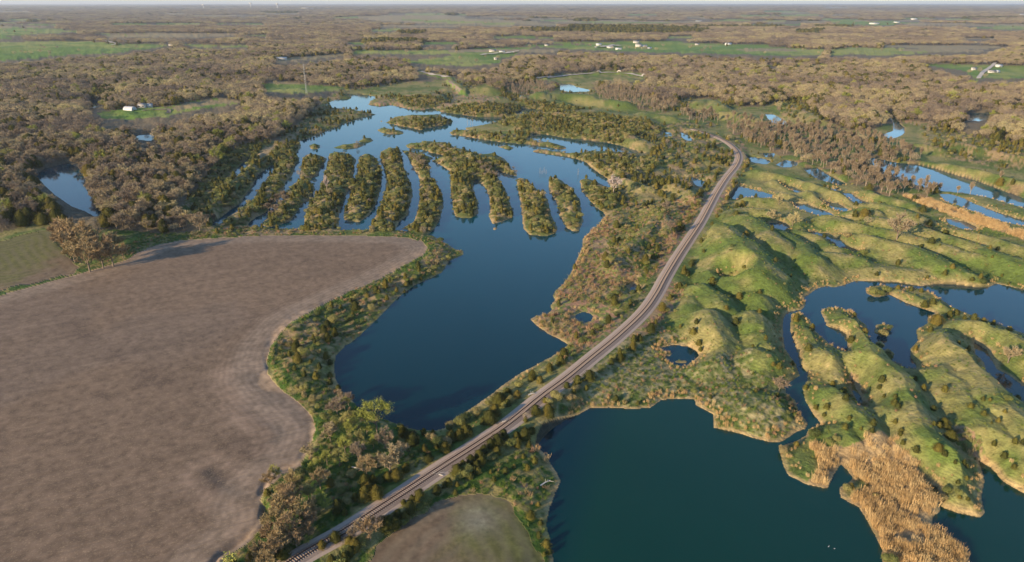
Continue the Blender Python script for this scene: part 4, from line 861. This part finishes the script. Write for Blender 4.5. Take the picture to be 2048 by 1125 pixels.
# ------------------------------------------------------------------ naming places, for labels
PLACES = [
 ('on the long low island ridge nearest the brown field', ISLANDS[5]), ('on the second wooded finger island from the right', ISLANDS[7]), ('on the rightmost separate finger island', ISLANDS[8]),
 ('on the fifth wooded finger, ending in open water left of the tiny tan islet', P("890 310 960 310 960 440 895 440")), ('on the wooded finger above the tiny tan islet', P("960 340 1032 340 1032 452 965 452")),
 ('on the narrow wooded strip across the top of the fingers', P("806 284 912 284 1040 310 1040 356 960 330 880 312 806 300")),
 ('on the wide finger island with the bleached dead tree', ISLANDS[2]), ('on the tapering finger island right of the bleached dead tree', ISLANDS[3]), ('on the finger island joined to the field bank', ISLANDS[4]),
 ('on the broken finger island by the leftmost channels', ISLANDS[0]), ('on the low finger with the pale aspen thicket', ISLANDS[1]),
 ('on the far flat wooded island in mid lake', ISLANDS[14]), ('on the thin strip island in the upper right arm of the lake', ISLANDS[17]),
 ('in the grove between the two fields', P("100 440 262 440 262 560 100 560")),
 ('on the field bank by the dark end of the lake', P("520 620 700 620 720 860 620 830 520 760")), ('on the bank running to the lake point', P("640 590 930 470 940 520 700 700 640 680")),
 ('in the budding thicket between field and railway', P("500 770 880 770 900 900 700 1060 540 1130 500 1130")),
 ('in the hedge along the right side of the railway', P("540 1125 700 1125 820 1010 1010 870 1120 770 1200 700 1160 730 1100 830 1000 880 930 960 830 1040 740 1090")),
 ('beside the railway at the end of the dark lake', P("870 850 1200 660 1230 680 1000 850 880 940")),
 ('by the shore of the round teal pond', P("900 880 1130 830 1130 1125 1060 1125")), ('on the green flat above the teal pond', P("1120 690 1620 690 1620 890 1120 850")),
 ('on the grassy mounds below the straight railway', P("1360 550 1620 550 1620 700 1330 700 1250 720")), ('on the ridge between channel and inner lagoon', P("1570 600 1720 620 1700 760 1600 760")),
 ('on the ridge running down to the orange reeds', P("1610 750 1700 640 1860 730 1960 1040 1850 1040 1680 900")), ('on the bottom right grassy ridge', P("1860 680 2060 700 2300 1000 2060 1000 1900 860")),
 ('on the spit dividing the two right hand lagoons', P("1720 560 1900 570 2060 680 2060 720 1860 690 1820 640")), ('among the orange reeds', P("1640 840 1960 860 1960 1200 1650 1200")),
 ('on the tall green mounds right of the railway', P("1390 400 1640 400 1640 560 1370 560")), ('on the long parallel green ridges at right', P("1480 330 2060 400 2300 560 2060 600 1640 560 1600 420")),
 ('on the scrubby ground between lake and railway', P("1060 430 1400 400 1370 520 1240 670 1130 760 1040 650")), ('on the hummocks inside the railway bend', P("1060 250 1480 250 1490 400 1200 430 1060 320")),
 ('on the stony spit at the far end of the lake', P("730 160 1100 160 1100 240 730 230")), ('on the green hills beyond the railway bend', P("1060 180 1500 180 1560 300 1100 260")),
 ('in the pale thicket above the right hand lagoons', P("1440 225 1900 225 2100 410 1760 410 1440 300")), ('on the grassy slope at the right edge', P("1820 240 2300 240 2300 420 1820 380")),
 ('in the wood along the dark river at left', P("-200 300 260 300 260 480 -200 480")), ('in the wood left of the finger islands', P("200 240 640 240 640 480 200 480")), ('on the low ridges at the left end of the lake', P("330 280 620 280 620 480 330 480")),
 ('in the wood around the white domed shed', P("-200 150 640 150 640 300 -200 300")), ('on the ground beside the brown field', P("-200 440 1000 440 1000 1200 -200 1200")),
]
pl = np.full((NY, NX), 255, np.uint8)
for i in range(len(PLACES) - 1, -1, -1): fill(pl, PLACES[i][1], i)
# ------------------------------------------------------------------ individuals (the 300 largest of a kind) and the rest as one stuff object
LOOK = {'cedar': ('cedar_tree', 'dark olive cedar tree', 'cedar tree', 'cedar trees', 'cedar wood', 'needle foliage'),
        'shrub': ('leafy_shrub', 'rounded grey green shrub', 'shrub', 'shrubs', 'shrubs', ''),
        'bare': ('bare_tree', 'leafless brown twiggy tree', 'tree', 'leafless trees', 'leafless wood', ''),
        'bud': ('budding_tree', 'yellow green budding tree', 'tree', 'budding trees', 'budding wood', ''),
        'aspen': ('slender_tree', 'slender pale bare stemmed tree', 'tree', 'slender bare trees', 'thicket', ''),
        'tan': ('leafless_tree', 'leafless warm tan brushy tree', 'tree', 'tan leafless trees', 'tan_wood', ''),
        'pale': ('bleached_tree', 'bleached white leafless tree', 'tree', 'bleached trees', '', '')}
def stuff_obj(name, pts, protos, label=None, cat=None):
    """one object; geometry nodes repeat the plant meshes on its points"""
    n = len(pts); me = bpy.data.meshes.new(name); me.vertices.add(n); me.vertices.foreach_set('co', pts[:, :3].astype(np.float32).ravel())
    a = me.attributes.new('scl', 'FLOAT_VECTOR', 'POINT'); a.data.foreach_set('vector', np.stack([pts[:, 3] * pts[:, 4], pts[:, 3] * pts[:, 4], pts[:, 3]], 1).astype(np.float32).ravel())
    a = me.attributes.new('rot', 'FLOAT_VECTOR', 'POINT'); a.data.foreach_set('vector', np.stack([0 * pts[:, 5], 0 * pts[:, 5], pts[:, 5]], 1).astype(np.float32).ravel())
    a = me.attributes.new('pick', 'INT', 'POINT'); a.data.foreach_set('value', rng.integers(0, len(protos), n).astype(np.int32))
    o = link(name, me); tag(o, label, cat, None, 'stuff')
    ng = bpy.data.node_groups.new(name, 'GeometryNodeTree'); ng.interface.new_socket('Geometry', in_out='INPUT', socket_type='NodeSocketGeometry'); ng.interface.new_socket('Geometry', in_out='OUTPUT', socket_type='NodeSocketGeometry')
    N = ng.nodes; gi = N.new('NodeGroupInput'); go = N.new('NodeGroupOutput'); io = N.new('GeometryNodeInstanceOnPoints'); jn = N.new('GeometryNodeJoinGeometry')
    for p in protos[::-1]:
        s = N.new('GeometryNodeObjectInfo'); po = bpy.data.objects.new(p.name, p); s.inputs['Object'].default_value = po; s.inputs['As Instance'].default_value = True
        ng.links.new(s.outputs['Geometry'], jn.inputs[0])
    def na(nm, t): q = N.new('GeometryNodeInputNamedAttribute'); q.data_type = t; q.inputs['Name'].default_value = nm; return q.outputs['Attribute']
    ng.links.new(gi.outputs[0], io.inputs['Points']); ng.links.new(jn.outputs[0], io.inputs['Instance']); io.inputs['Pick Instance'].default_value = True
    ng.links.new(na('pick', 'INT'), io.inputs['Instance Index']); ng.links.new(na('rot', 'FLOAT_VECTOR'), io.inputs['Rotation']); ng.links.new(na('scl', 'FLOAT_VECTOR'), io.inputs['Scale'])
    ng.links.new(io.outputs[0], go.inputs[0])
    md = o.modifiers.new('repeat', 'NODES'); md.node_group = ng
    return o
for kn, (oname, look, cat, grp, sname, _) in LOOK.items():
    if not items[kn]: continue
    A = np.concatenate(items[kn]); K = KINDS[kn]
    px, py, f = proj(A[:, 0], A[:, 1], A[:, 2] + A[:, 3] * .5)
    inside = (px > 5) & (px < 2043) & (py > 9) & (py < 1120)
    size = A[:, 3] * F / f * inside
    lim = 298
    order = np.argsort(-size); ind = order[:lim]; ind = ind[size[ind] > 0]
    rest = np.setdiff1d(np.arange(len(A)), ind)
    pid = samp(pl, *proj(A[ind, 0], A[ind, 1], A[ind, 2])[:2], False)
    # label every individual: extremes of each place get a label of their own
    labs = {}
    for p in np.unique(pid):
        m = np.nonzero(pid == p)[0]; where = PLACES[p][0] if p < len(PLACES) else 'beyond the lake'
        q = ind[m]; left = list(m)
        if len(m) == 1: labs[m[0]] = (f'{look}, the only one {where}', None); continue
        ext = [('tallest', m[np.argmax(A[q, 3])]), ('leftmost', m[np.argmin(px[q])]), ('rightmost', m[np.argmax(px[q])]), ('nearest', m[np.argmin(f[q])]), ('farthest', m[np.argmax(f[q])])]
        for w_, i in ext:
            if i in left: left.remove(i); labs[i] = (f'{w_} {look} {where}', f'{grp} {where}')
        for i in left: labs[i] = (f'{look} {where}', f'{grp} {where}')
    for j, i in enumerate(ind):
        x, y, z, hh, wf, rot, _h2 = A[i]
        e = bpy.data.objects.new(oname, None); S.collection.objects.link(e); e.empty_display_size = .5
        e.location = (x, y, z); e.rotation_euler = (0, 0, rot); e.scale = (hh * wf, hh * wf, hh)
        lb, gp = labs[j]; lb = ' '.join(lb.split()[:16]); tag(e, lb, cat, gp)
        big = f[i] < 620 if kn != 'bare' else f[i] < 650
        tr, cr = K['near'][int(i) % len(K['near'])]
        link('trunk', tr, e); link('crown', cr, e)
    if len(rest):
        near_rest = A[rest]
        stuff_obj(sname.replace(' ', '_'), near_rest, K['far'], None, None)
    print(kn, len(A), len(ind))
for kn, nm, pr in (('reed', 'reeds', REEDS), ('weed', 'dry_weeds', WEEDS), ('grass', 'tall_grass', GRASS)):
    if items[kn]: A = np.concatenate(items[kn]); stuff_obj(nm, A, pr); print(kn, len(A))
print('plants', round(time.time() - T0, 1))
# ------------------------------------------------------------------ railway: ballast bed (setting) and the track with rails and sleepers
def ribbon(L, offs, zs, name):
    """cross-section offs/zs swept along line L"""
    L = np.array(L); t = np.gradient(L, axis=0); t /= np.linalg.norm(t, axis=1, keepdims=True); nrm = np.stack([t[:, 1], -t[:, 0]], 1)
    n, k = len(L), len(offs)
    V = np.zeros((n, k, 3))
    for j, (o, z) in enumerate(zip(offs, zs)): V[:, j, 0] = L[:, 0] + nrm[:, 0] * o; V[:, j, 1] = L[:, 1] + nrm[:, 1] * o; V[:, j, 2] = z
    i = np.arange(n * k).reshape(n, k)
    return V.reshape(-1, 3), np.stack([i[:-1, :-1], i[:-1, 1:], i[1:, 1:], i[1:, :-1]], -1).reshape(-1, 4)
def mat_gravel(name, a, b, sc=2.0):
    g = NT(name); pos = g.n('ShaderNodeNewGeometry').outputs['Position']; n = g.noise(pos, sc, 5, .7); m = g.noise(pos, .15, 3)
    g.base(g.mix(g.ramp(n, .3, .7), a, g.mix(m, b, [c * .7 for c in b]))); g.bump(n, .12, .6); return g.m
M_BAL = mat_gravel('gravel_shoulder', (.36, .275, .22), (.52, .42, .34)); M_BED = mat_gravel('oily_ballast', (.24, .18, .145), (.38, .295, .235))
TRd = np.array([TRACK[0]] + [TRACK[i] for i in range(1, len(TRACK)) if np.linalg.norm(TRACK[i] - TRACK[i - 1]) > .3])
tag(link('service_road', mesh_np('service_road', *ribbon(TRd, [-4.0, -3.3, -2.0, 2.0, 3.0, 3.7], [TRZ - .75, TRZ - .40, TRZ - .36, TRZ - .36, TRZ - .40, TRZ - .75], 'r')), None, M_BAL), kind='structure')
tag(link('ballast', mesh_np('ballast', *ribbon(TRd, [-2.1, -1.4, 1.4, 2.1], [TRZ - .40, TRZ - .04, TRZ - .04, TRZ - .40], 'b')), None, M_BED), kind='structure')
g = NT('rusty_rail'); g.base((.055, .032, .026)); g.b.inputs['Metallic'].default_value = .2; g.b.inputs['Roughness'].default_value = .5; M_RAIL = g.m
g = NT('tarred_wood'); pos = g.n('ShaderNodeNewGeometry').outputs['Position']; g.base(g.mix(g.noise(pos, 3, 3), (.23, .18, .145), (.33, .26, .21))); M_TIE = g.m
rt = link('railway_track', None); tag(rt, 'single railway track with rusty rails curving between the lakes', 'railway track')
for sgn in (-1, 1):
    a = sgn * .7175; z = TRZ + .02
    link('rail', mesh_np('rail', *ribbon(TRd, [a - .13, a - .07, a + .07, a + .13], [z, z + .17, z + .17, z], 'x')), rt, M_RAIL)
seg = np.linalg.norm(np.diff(TRd, axis=0), axis=1); cum = np.concatenate([[0], np.cumsum(seg)]); ds = np.arange(0, cum[-1], .62)
tx = np.interp(ds, cum, TRd[:, 0]); ty = np.interp(ds, cum, TRd[:, 1]); an = np.arctan2(np.gradient(ty), np.gradient(tx))
bx_ = np.array([(x, y, z) for z in (-.08, .03) for x, y in ((-.14, -1.3), (.14, -1.3), (.14, 1.3), (-.14, 1.3))]); bf = np.array([(4, 5, 6, 7), (0, 1, 5, 4), (1, 2, 6, 5), (2, 3, 7, 6), (3, 0, 4, 7)])
ca, sa = np.cos(an), np.sin(an)
V = np.stack([tx[:, None] + bx_[None, :, 0] * ca[:, None] - bx_[None, :, 1] * sa[:, None], ty[:, None] + bx_[None, :, 0] * sa[:, None] + bx_[None, :, 1] * ca[:, None], TRZ + bx_[None, :, 2] + 0 * tx[:, None]], -1).reshape(-1, 3)
tag(link('sleeper', mesh_np('sleeper', V, (bf[None] + 8 * np.arange(len(ds))[:, None, None]).reshape(-1, 4)), rt, M_TIE), kind='stuff')
# roads: strips draped on the ground
M_ROAD = mat_gravel('pale_gravel_road', (.42, .38, .33), (.55, .50, .44), .3); M_DIRT = mat_gravel('dirt_track', (.20, .16, .12), (.30, .24, .18), .5)
def road(name, s, w, mat, dz=.12):
    X_, Y_, Z_ = ground_pt(*np.array(P(s)).T); L = spline(list(zip(X_, Y_)), 14)
    V, F_ = ribbon(L, [-w / 2, -w / 6, w / 6, w / 2], [0] * 4, name); h_, _d = height(V[:, 0].copy(), V[:, 1].copy()); V[:, 2] = np.maximum(h_, 0) + dz
    tag(link(name, mesh_np(name, V, F_), None, mat), kind='structure')
road('road', "840 144 862 149 885 153 906 156", 8, M_ROAD, .6)
road('lane', "1075 158 1118 154 1168 149 1218 146 1262 149 1290 152", 7, M_ROAD, 1.2)
road('gravel_lane', "1957 158 1964 148 1975 140 1985 132 1990 129", 6, M_ROAD, 1.0)
road('farm_lane', "172 81 190 83 215 86 234 89 225 92", 9, M_ROAD, 2.5)
road('driveway', "960 112 990 109 1015 107 1035 105", 9, M_ROAD, 2.5)
road('farm_drive', "1190 97 1205 95 1225 92 1240 93", 12, M_ROAD, 2.5)
road('shed_lane', "285 223 300 221 325 220 338 222 335 228", 4, M_DIRT, .6)
road('railway_cutting', "898 163 906 170 914 177 922 184", 4.5, M_DIRT, .3)
# ------------------------------------------------------------------ buildings
def plain(name, c, rough=.7):
    g = NT(name); pos = g.n('ShaderNodeTexCoord').outputs['Object']; g.base(g.mix(g.noise(pos, 1.2, 4), [v * .88 for v in c], c)); g.b.inputs['Roughness'].default_value = rough; return g.m
M_WH, M_RF, M_RD, M_GL, M_GR = plain('white_siding', (.55, .53, .49)), plain('grey_shingle', (.30, .29, .28)), plain('white_metal_roof', (.52, .53, .54), .45), plain('dark_glass', (.03, .04, .05), .15), plain('galvanised_steel', (.45, .47, .48), .4)
def box(x0, x1, y0, y1, z0, z1):
    V = np.array([(x, y, z) for z in (z0, z1) for x, y in ((x0, y0), (x1, y0), (x1, y1), (x0, y1))], float)
    return V, np.array([(0, 3, 2, 1), (4, 5, 6, 7), (0, 1, 5, 4), (1, 2, 6, 5), (2, 3, 7, 6), (3, 0, 4, 7)])
def gable(l, w, h0, h1, ov=.5, th=.25):
    P_ = []
    for s in (-1, 1):
        y0, y1 = s * (w / 2 + ov), 0; z0, z1 = h0 - ov * (h1 - h0) / (w / 2), h1; x = l / 2 + ov
        V = np.array([(-x, y0, z0), (x, y0, z0), (x, y1, z1), (-x, y1, z1), (-x, y0, z0 + th), (x, y0, z0 + th), (x, y1, z1 + th), (-x, y1, z1 + th)], float)
        P_.append((V, np.array([(0, 3, 2, 1), (4, 5, 6, 7), (0, 1, 5, 4), (1, 2, 6, 5), (2, 3, 7, 6), (3, 0, 4, 7)])))
    return join(P_)
def building(px, py, l, w, h, rise, rot, wall, roof, name, label, cat, windows=True, big_door=False):
    X_, Y_, Z_ = ground_pt(px, py); e = link(name, None); e.location = (float(X_[0]), float(Y_[0]), float(Z_[0]) - .1); e.rotation_euler = (0, 0, R(rot)); tag(e, label, cat)
    wv, wf = box(-l / 2, l / 2, -w / 2, w / 2, -2, h)
    gv = np.array([(-l / 2, -w / 2, h), (-l / 2, w / 2, h), (-l / 2, 0, h + rise), (-l / 2, 0, h + rise), (l / 2, -w / 2, h), (l / 2, w / 2, h), (l / 2, 0, h + rise), (l / 2, 0, h + rise)], float)
    link('wall', mesh_np('wall', *join([(wv, wf), (gv, np.array([(0, 1, 2, 3), (5, 4, 7, 6)]))])), e, wall)
    link('roof', mesh_np('roof', *gable(l, w, h, h + rise)), e, roof)
    dw = 4 if big_door else 1.1; dh = 3.6 if big_door else 2.1
    link('door', mesh_np('door', *box(-dw / 2, dw / 2, -w / 2 - .06, -w / 2, 0, dh)), e, M_GR if big_door else M_RF)
    if windows:
        for i in (-1, 1):
            for q in (.22, .38):
                x = i * l * q; link('window', mesh_np('window', *box(x - .6, x + .6, -w / 2 - .05, -w / 2, 1.0, 2.3)), e, M_GL)
    return e
B = [
 (985, 105, 26, 11, 4, 3, 5, 'white farmhouse with grey roof in the far green pasture', 'house', 0), (1004, 105.5, 20, 10, 3.5, 2.5, -4, 'low white shed right of the pasture farmhouse', 'shed', 1),
 (992, 120, 12, 9, 5, 3, 20, 'small white house below the pasture lane', 'house', 0), (773.5, 128, 12, 9, 5, 3, 10, 'white house alone in the wood left of the pasture', 'house', 0),
 (1197, 92.5, 22, 14, 6, 4, 0, 'white barn at the left end of the hilltop farm', 'barn', 1), (1220, 97, 28, 12, 5, 3, 8, 'white machine shed in the middle of the hilltop farm', 'shed', 1), (1237, 101, 24, 12, 4, 3, -6, 'white shed lowest of the hilltop farm', 'shed', 1),
 (1272, 86, 26, 12, 5, 4, 0, 'white house standing on the ridge above the farmstead', 'house', 0), (1277, 94, 26, 14, 8, 5, 4, 'large white house of the right farmstead', 'house', 0), (1287, 94.5, 30, 12, 5, 4, -4, 'long white barn beside the large farmstead house', 'barn', 1), (1299, 98, 16, 9, 4, 3, 3, 'small white outbuilding right of the long barn', 'shed', 1),
 (1093, 92, 16, 9, 4, 3, 0, 'lone white house on the far green strip', 'house', 0), (344, 92, 24, 12, 5, 3, 0, 'white house at the right end of the left pasture', 'house', 0),
 (560, 120, 44, 13, 4.5, 3, 3, 'long white roofed barn at the end of the tan field', 'barn', 1), (583, 62, 60, 20, 7, 4, 0, 'long white farm building in the left middle distance', 'barn', 1), (610, 63, 70, 20, 8, 4, 4, 'white poultry house in the left middle distance', 'barn', 1), (563, 62, 36, 18, 6, 4, 0, 'leftmost white farm building in the left middle distance', 'barn', 1),
 (1397, 44, 90, 40, 9, 6, 0, 'white farm on the far strip behind the conifer wood', 'barn', 1), (1456, 91, 26, 14, 5, 4, 6, 'white barn on the far pasture left of the railway bend', 'barn', 1), (1394, 91, 18, 10, 4, 3, 0, 'small house on the far pasture above the bend', 'house', 0),
 (1748, 49, 110, 40, 10, 6, 0, 'white barn on the far right green field', 'barn', 1), (1828, 39, 90, 40, 10, 6, 0, 'white barn beyond the pink right hand field', 'barn', 1), (1793, 47, 70, 30, 8, 5, 0, 'tan barn at the left end of the pink field', 'barn', 1), (1870, 45, 80, 30, 8, 5, 0, 'white barn above the pink field', 'barn', 1), (1985, 46, 80, 34, 9, 5, 0, 'white barn at the right end of the pink field', 'barn', 1),
 (1972, 127, 22, 12, 6, 4, 8, 'white barn at the top of the gravel lane', 'barn', 1), (1947, 141, 12, 8, 4, 3, 0, 'small white house left of the gravel lane', 'house', 0), (1983, 146, 18, 9, 4, 3, -5, 'white ranch house right of the gravel lane', 'house', 0), (1993, 146.5, 12, 8, 4, 3, 10, 'white garage beside the ranch house', 'garage', 1), (1997, 134, 16, 10, 4, 3, 0, 'white shed above the ranch house', 'shed', 1),
 (1374, 30, 260, 80, 16, 8, 0, 'white buildings on the far horizon behind the conifers', 'building', 1), (1660, 30, 160, 60, 12, 8, 0, 'white barn near the horizon above the far green field', 'barn', 1), (1745, 24, 420, 90, 16, 8, 0, 'long white hangar near the right horizon', 'hangar', 1), (1768, 24, 300, 90, 14, 8, 0, 'white hangar right of the long hangar near the horizon', 'hangar', 1), (2042, 31, 160, 60, 14, 8, 0, 'white barn at the right edge near the horizon', 'barn', 1),
 (386, 18, 420, 120, 26, 10, 0, 'pale town block left of the white water tower', 'building', 1), (437, 18, 520, 120, 28, 10, 0, 'pale town block right of the white water tower', 'building', 1), (610, 17.5, 420, 120, 24, 10, 0, 'pale town block on the horizon right of the towers', 'building', 1), (1140, 21, 500, 100, 18, 8, 0, 'long white works near the centre horizon', 'factory', 1), (1180, 23, 300, 90, 14, 8, 0, 'white works right of the long works', 'factory', 1), (910, 21, 160, 60, 14, 8, 0, 'white barn near the centre horizon', 'barn', 1), (1330, 24, 260, 80, 14, 8, 0, 'white sheds under the horizon right of centre', 'shed', 1),
]
for b in B:
    k_ = .28 if b[1] < 35 else .42 if b[1] < 70 else .62; b = b[:2] + tuple(v * k_ for v in b[2:6]) + b[6:]
    building(b[0], b[1], b[2], b[3], b[4], b[5], b[6], M_WH, M_RD if b[9] else M_RF, {'house': 'farmhouse', 'building': 'town_building'}.get(b[8], b[8]), b[7], b[8], not b[9], bool(b[9]))
# white domed shed with farmhouse beside
def dome_shed(px, py, l, w, h):
    X_, Y_, Z_ = ground_pt(px, py); e = link('domed_shed', None); e.location = (float(X_[0]), float(Y_[0]), float(Z_[0])); e.rotation_euler = (0, 0, R(-12)); tag(e, 'white fabric domed shed on the green clearing left of the lake', 'shed')
    n = 12; V = []
    for x in (-l / 2, l / 2): V += [(x, -w / 2 * math.cos(math.pi * i / n), h * math.sin(math.pi * i / n) ** .8) for i in range(n + 1)]
    F_ = [(i, i + 1, n + 2 + i, n + 1 + i) for i in range(n)]
    link('cover', mesh_np('cover', np.array(V), np.array(F_)), e, M_RD)
    ends = []
    for k, x in enumerate((-l / 2, l / 2)):
        c = len(V); 
        vv = [(x, 0, 0)] + [V[k * (n + 1) + i] for i in range(n + 1)]; ends.append((np.array(vv, float), np.array([(0, i + 1, i + 2, i + 2) for i in range(n)])))
    em = bpy.data.meshes.new('end_wall'); vs, fs = join(ends); em.from_pydata([tuple(v) for v in vs], [], [tuple(int(q) for q in f[:3]) for f in fs]); link('end_wall', em, e, M_WH)
    link('door', mesh_np('door', *box(l / 2, l / 2 + .08, -2, 2, 0, 3.4)), e, M_GR)
dome_shed(260, 221, 11, 8, 4)
building(286, 216, 8, 6, 3.2, 2, -10, M_WH, M_RF, 'farmhouse', 'white house among trees right of the domed shed', 'house'); building(301, 216, 5, 4.5, 3, 1.8, 20, M_WH, M_RD, 'shed', 'small white shed at the right end of the clearing farm', 'shed', False, True)
# water towers on the horizon
def lathe(prof, k=12):
    V = [(r_ * math.cos(2 * math.pi * i / k), r_ * math.sin(2 * math.pi * i / k), z) for r_, z in prof for i in range(k)]
    return np.array(V), np.array([(j * k + i, j * k + (i + 1) % k, (j + 1) * k + (i + 1) % k, (j + 1) * k + i) for j in range(len(prof) - 1) for i in range(k)])
for a, b, hh, lb in ((407.6, 17.5, 75, 'white water tower on the left horizon between the town blocks'), (502, 16.5, 90, 'grey water tower in the middle of the left horizon'), (555, 17, 85, 'white water tower right of the grey one on the horizon')):
    X_, Y_, Z_ = ground_pt(a, b); e = link('water_tower', None); e.location = (float(X_[0]), float(Y_[0]), float(Z_[0])); tag(e, lb, 'water tower')
    link('stem', mesh_np('stem', *lathe([(10, 0), (6, 6), (5, hh * .6), (8, hh * .66)])), e, M_WH)
    link('tank', mesh_np('tank', *lathe([(8, hh * .66), (20, hh * .74), (24, hh * .84), (20, hh * .94), (8, hh), (.1, hh)])), e, M_WH)
# lattice radio mast above the clearing
X_, Y_, Z_ = ground_pt(613, 187); e = link('radio_mast', None); e.location = (float(X_[0]), float(Y_[0]), float(Z_[0])); tag(e, 'thin grey lattice radio mast rising from the clearing above the lake', 'mast')
parts = []; HM = 37.0
c3 = [(1.1 * math.cos(a), 1.1 * math.sin(a)) for a in (0, 2.094, 4.189)]
for x, y in c3: parts.append(tube((x, y, 0), (x * .5, y * .5, HM), .09, .07, 4))
link('mast_leg', mesh_np('mast_leg', *join(parts)), e, M_GR)
parts = []
for i in range(18):
    z0, z1 = HM * i / 18, HM * (i + 1) / 18; s0, s1 = 1 - .5 * i / 18, 1 - .5 * (i + 1) / 18
    for k in range(3): a, b = c3[k], c3[(k + 1) % 3]; parts.append(tube((a[0] * s0, a[1] * s0, z0), (b[0] * s1, b[1] * s1, z1), .03, .03, 3))
link('bracing', mesh_np('bracing', *join(parts)), e, M_GR)
link('antenna', mesh_np('antenna', *tube((0, 0, HM), (0, 0, HM + 4), .08, .04, 4)), e, M_GR)
# ------------------------------------------------------------------ small things
def snag(px, py, hh, lean, label, n=1, sp=2.0, seed=0, mat=None, name='dead_tree'):
    X_, Y_, Z_ = ground_pt(px, py)
    rr = random.Random(seed); e = link(name, None); e.location = (float(X_[0]), float(Y_[0]), 0); tag(e, label, 'dead tree')
    parts = []; br = []
    for i in range(n):
        x, y = (rr.uniform(-sp, sp), rr.uniform(-sp, sp)) if n > 1 else (0, 0); h_ = hh * rr.uniform(.6, 1)
        tx_, ty_ = x + rr.uniform(-lean, lean), y + rr.uniform(-lean, lean)
        parts.append(tube((x, y, -1), (tx_, ty_, h_), .17, .05, 6))
        for q in range(5):
            f_ = rr.uniform(.35, .9); a = rr.uniform(0, 6.28); c = (x + (tx_ - x) * f_, y + (ty_ - y) * f_, h_ * f_); L_ = h_ * .22 * rr.uniform(.6, 1.2)
            br.append(tube(c, (c[0] + math.cos(a) * L_, c[1] + math.sin(a) * L_, c[2] + L_ * .6), .06, .02, 4))
    link('trunk', mesh_np('trunk', *join(parts)), e, M_BARKP); link('branch', mesh_np('branch', *join(br)), e, M_BARKP)
snag(1156, 350, 7, .6, 'pale dead snag standing in open water above the rightmost finger island', 1, seed=3)
for k, (dx, dy, hh, w_) in enumerate(((-5, 0, 5, 'leftmost'), (-1, 1.5, 4, 'shortest'), (3, -1, 5.5, 'tallest'), (7, 1, 4.5, 'rightmost'))):
    snag(1085 + dx, 347 + dy, hh, .5, f'{w_} thin dead snag of the drowned cluster in the lake', seed=10 + k)
for k, (a, b) in enumerate(((935, 252), (941, 251), (946, 252))):
    snag(a, b, 9, .5, ('left', 'middle', 'right')[k] + ' dark dead trunk standing in the narrow strait', seed=20 + k)
# fallen bleached logs beside the railway
def log(px, py, L_, rot, label, seed=0):
    X_, Y_, Z_ = ground_pt(px, py); e = link('fallen_log', None); e.location = (float(X_[0]), float(Y_[0]), float(Z_[0]) + .15); e.rotation_euler = (0, 0, R(rot)); tag(e, label, 'log')
    link('trunk', mesh_np('trunk', *join([tube((-L_ / 2, 0, .05), (0, .1, .12), .22, .18, 7), tube((0, .1, .12), (L_ / 2, -.1, .1), .18, .1, 7)])), e, M_LOG)
    rr = random.Random(seed); link('branch', mesh_np('branch', *join([tube((L_ * rr.uniform(-.2, .4), 0, .1), (L_ * rr.uniform(-.1, .6), rr.uniform(-1.4, 1.4), rr.uniform(.2, .7)), .08, .03, 5) for _ in range(6)])), e, M_LOG)
M_LOG = mat_bark('bleached_wood', (.45, .42, .37), (.58, .54, .49))
log(870, 951, 4.5, -12, 'bleached fallen log on the gravel right of the track near the bottom', 1); log(1090, 968, 3.6, 40, 'bleached driftwood on the left shore of the teal pond', 2)
log(717, 940, 4.0, -20, 'white fallen log among the budding thicket', 3); log(1063, 791, 2.4, 30, 'pale log on the ballast shoulder beside the railway', 4); log(1010, 846, 2.2, 10, 'short pale log between the railway and the cedar hedge', 5)
log(1484, 558, 3.4, 15, 'cream fallen log on grass right of the tiny blue pond', 6)
# water birds
def bird(px, py, label, rot):
    X_, Y_ = inv(px, py); e = link('water_bird', None); e.location = (float(X_), float(Y_), 0); e.rotation_euler = (0, 0, R(rot)); e.scale = (.65,) * 3; tag(e, label, 'bird', 'white water birds on the teal pond')
    rings = [(-.34, .01, .14), (-.26, .07, .11), (-.1, .13, .10), (.08, .14, .10), (.2, .10, .12), (.26, .055, .20), (.28, .04, .32), (.31, .045, .40), (.37, .03, .41), (.43, .008, .39)]
    k = 8; V = [(x, r_ * math.cos(6.2832 * i / k), z + r_ * math.sin(6.2832 * i / k) * .9) for x, r_, z in rings for i in range(k)]
    link('body', mesh_np('body', np.array(V), np.array([(j * k + i, j * k + (i + 1) % k, (j + 1) * k + (i + 1) % k, (j + 1) * k + i) for j in range(len(rings) - 1) for i in range(k)]), True), e, M_RD)
    link('beak', mesh_np('beak', *tube((.42, 0, .39), (.52, 0, .37), .02, .004, 5)), e, M_BEAK)
g = NT('orange_beak'); g.base((.5, .2, .03)); M_BEAK = g.m
bird(1657, 1094, 'white water bird floating on the teal pond, upper left of the pair', 30); bird(1669, 1098, 'white water bird floating on the teal pond, lower right of the pair', 200)
# ------------------------------------------------------------------ haze
hv, hf = box(-45000, 45000, -3000, 46000, -8, 150)
hz = link('haze', mesh_np('haze', hv, hf)); tag(hz, kind='stuff')
hm = bpy.data.materials.new('haze'); hm.use_nodes = True; t = hm.node_tree; t.nodes.remove(t.nodes['Principled BSDF'])
pv = t.nodes.new('ShaderNodeVolumePrincipled'); pv.inputs['Color'].default_value = (.78, .86, 1, 1); pv.inputs['Density'].default_value = 4.2e-5; pv.inputs['Anisotropy'].default_value = .2
t.links.new(pv.outputs[0], t.nodes['Material Output'].inputs['Volume']); hz.data.materials.append(hm)
print('done', round(time.time() - T0, 1))
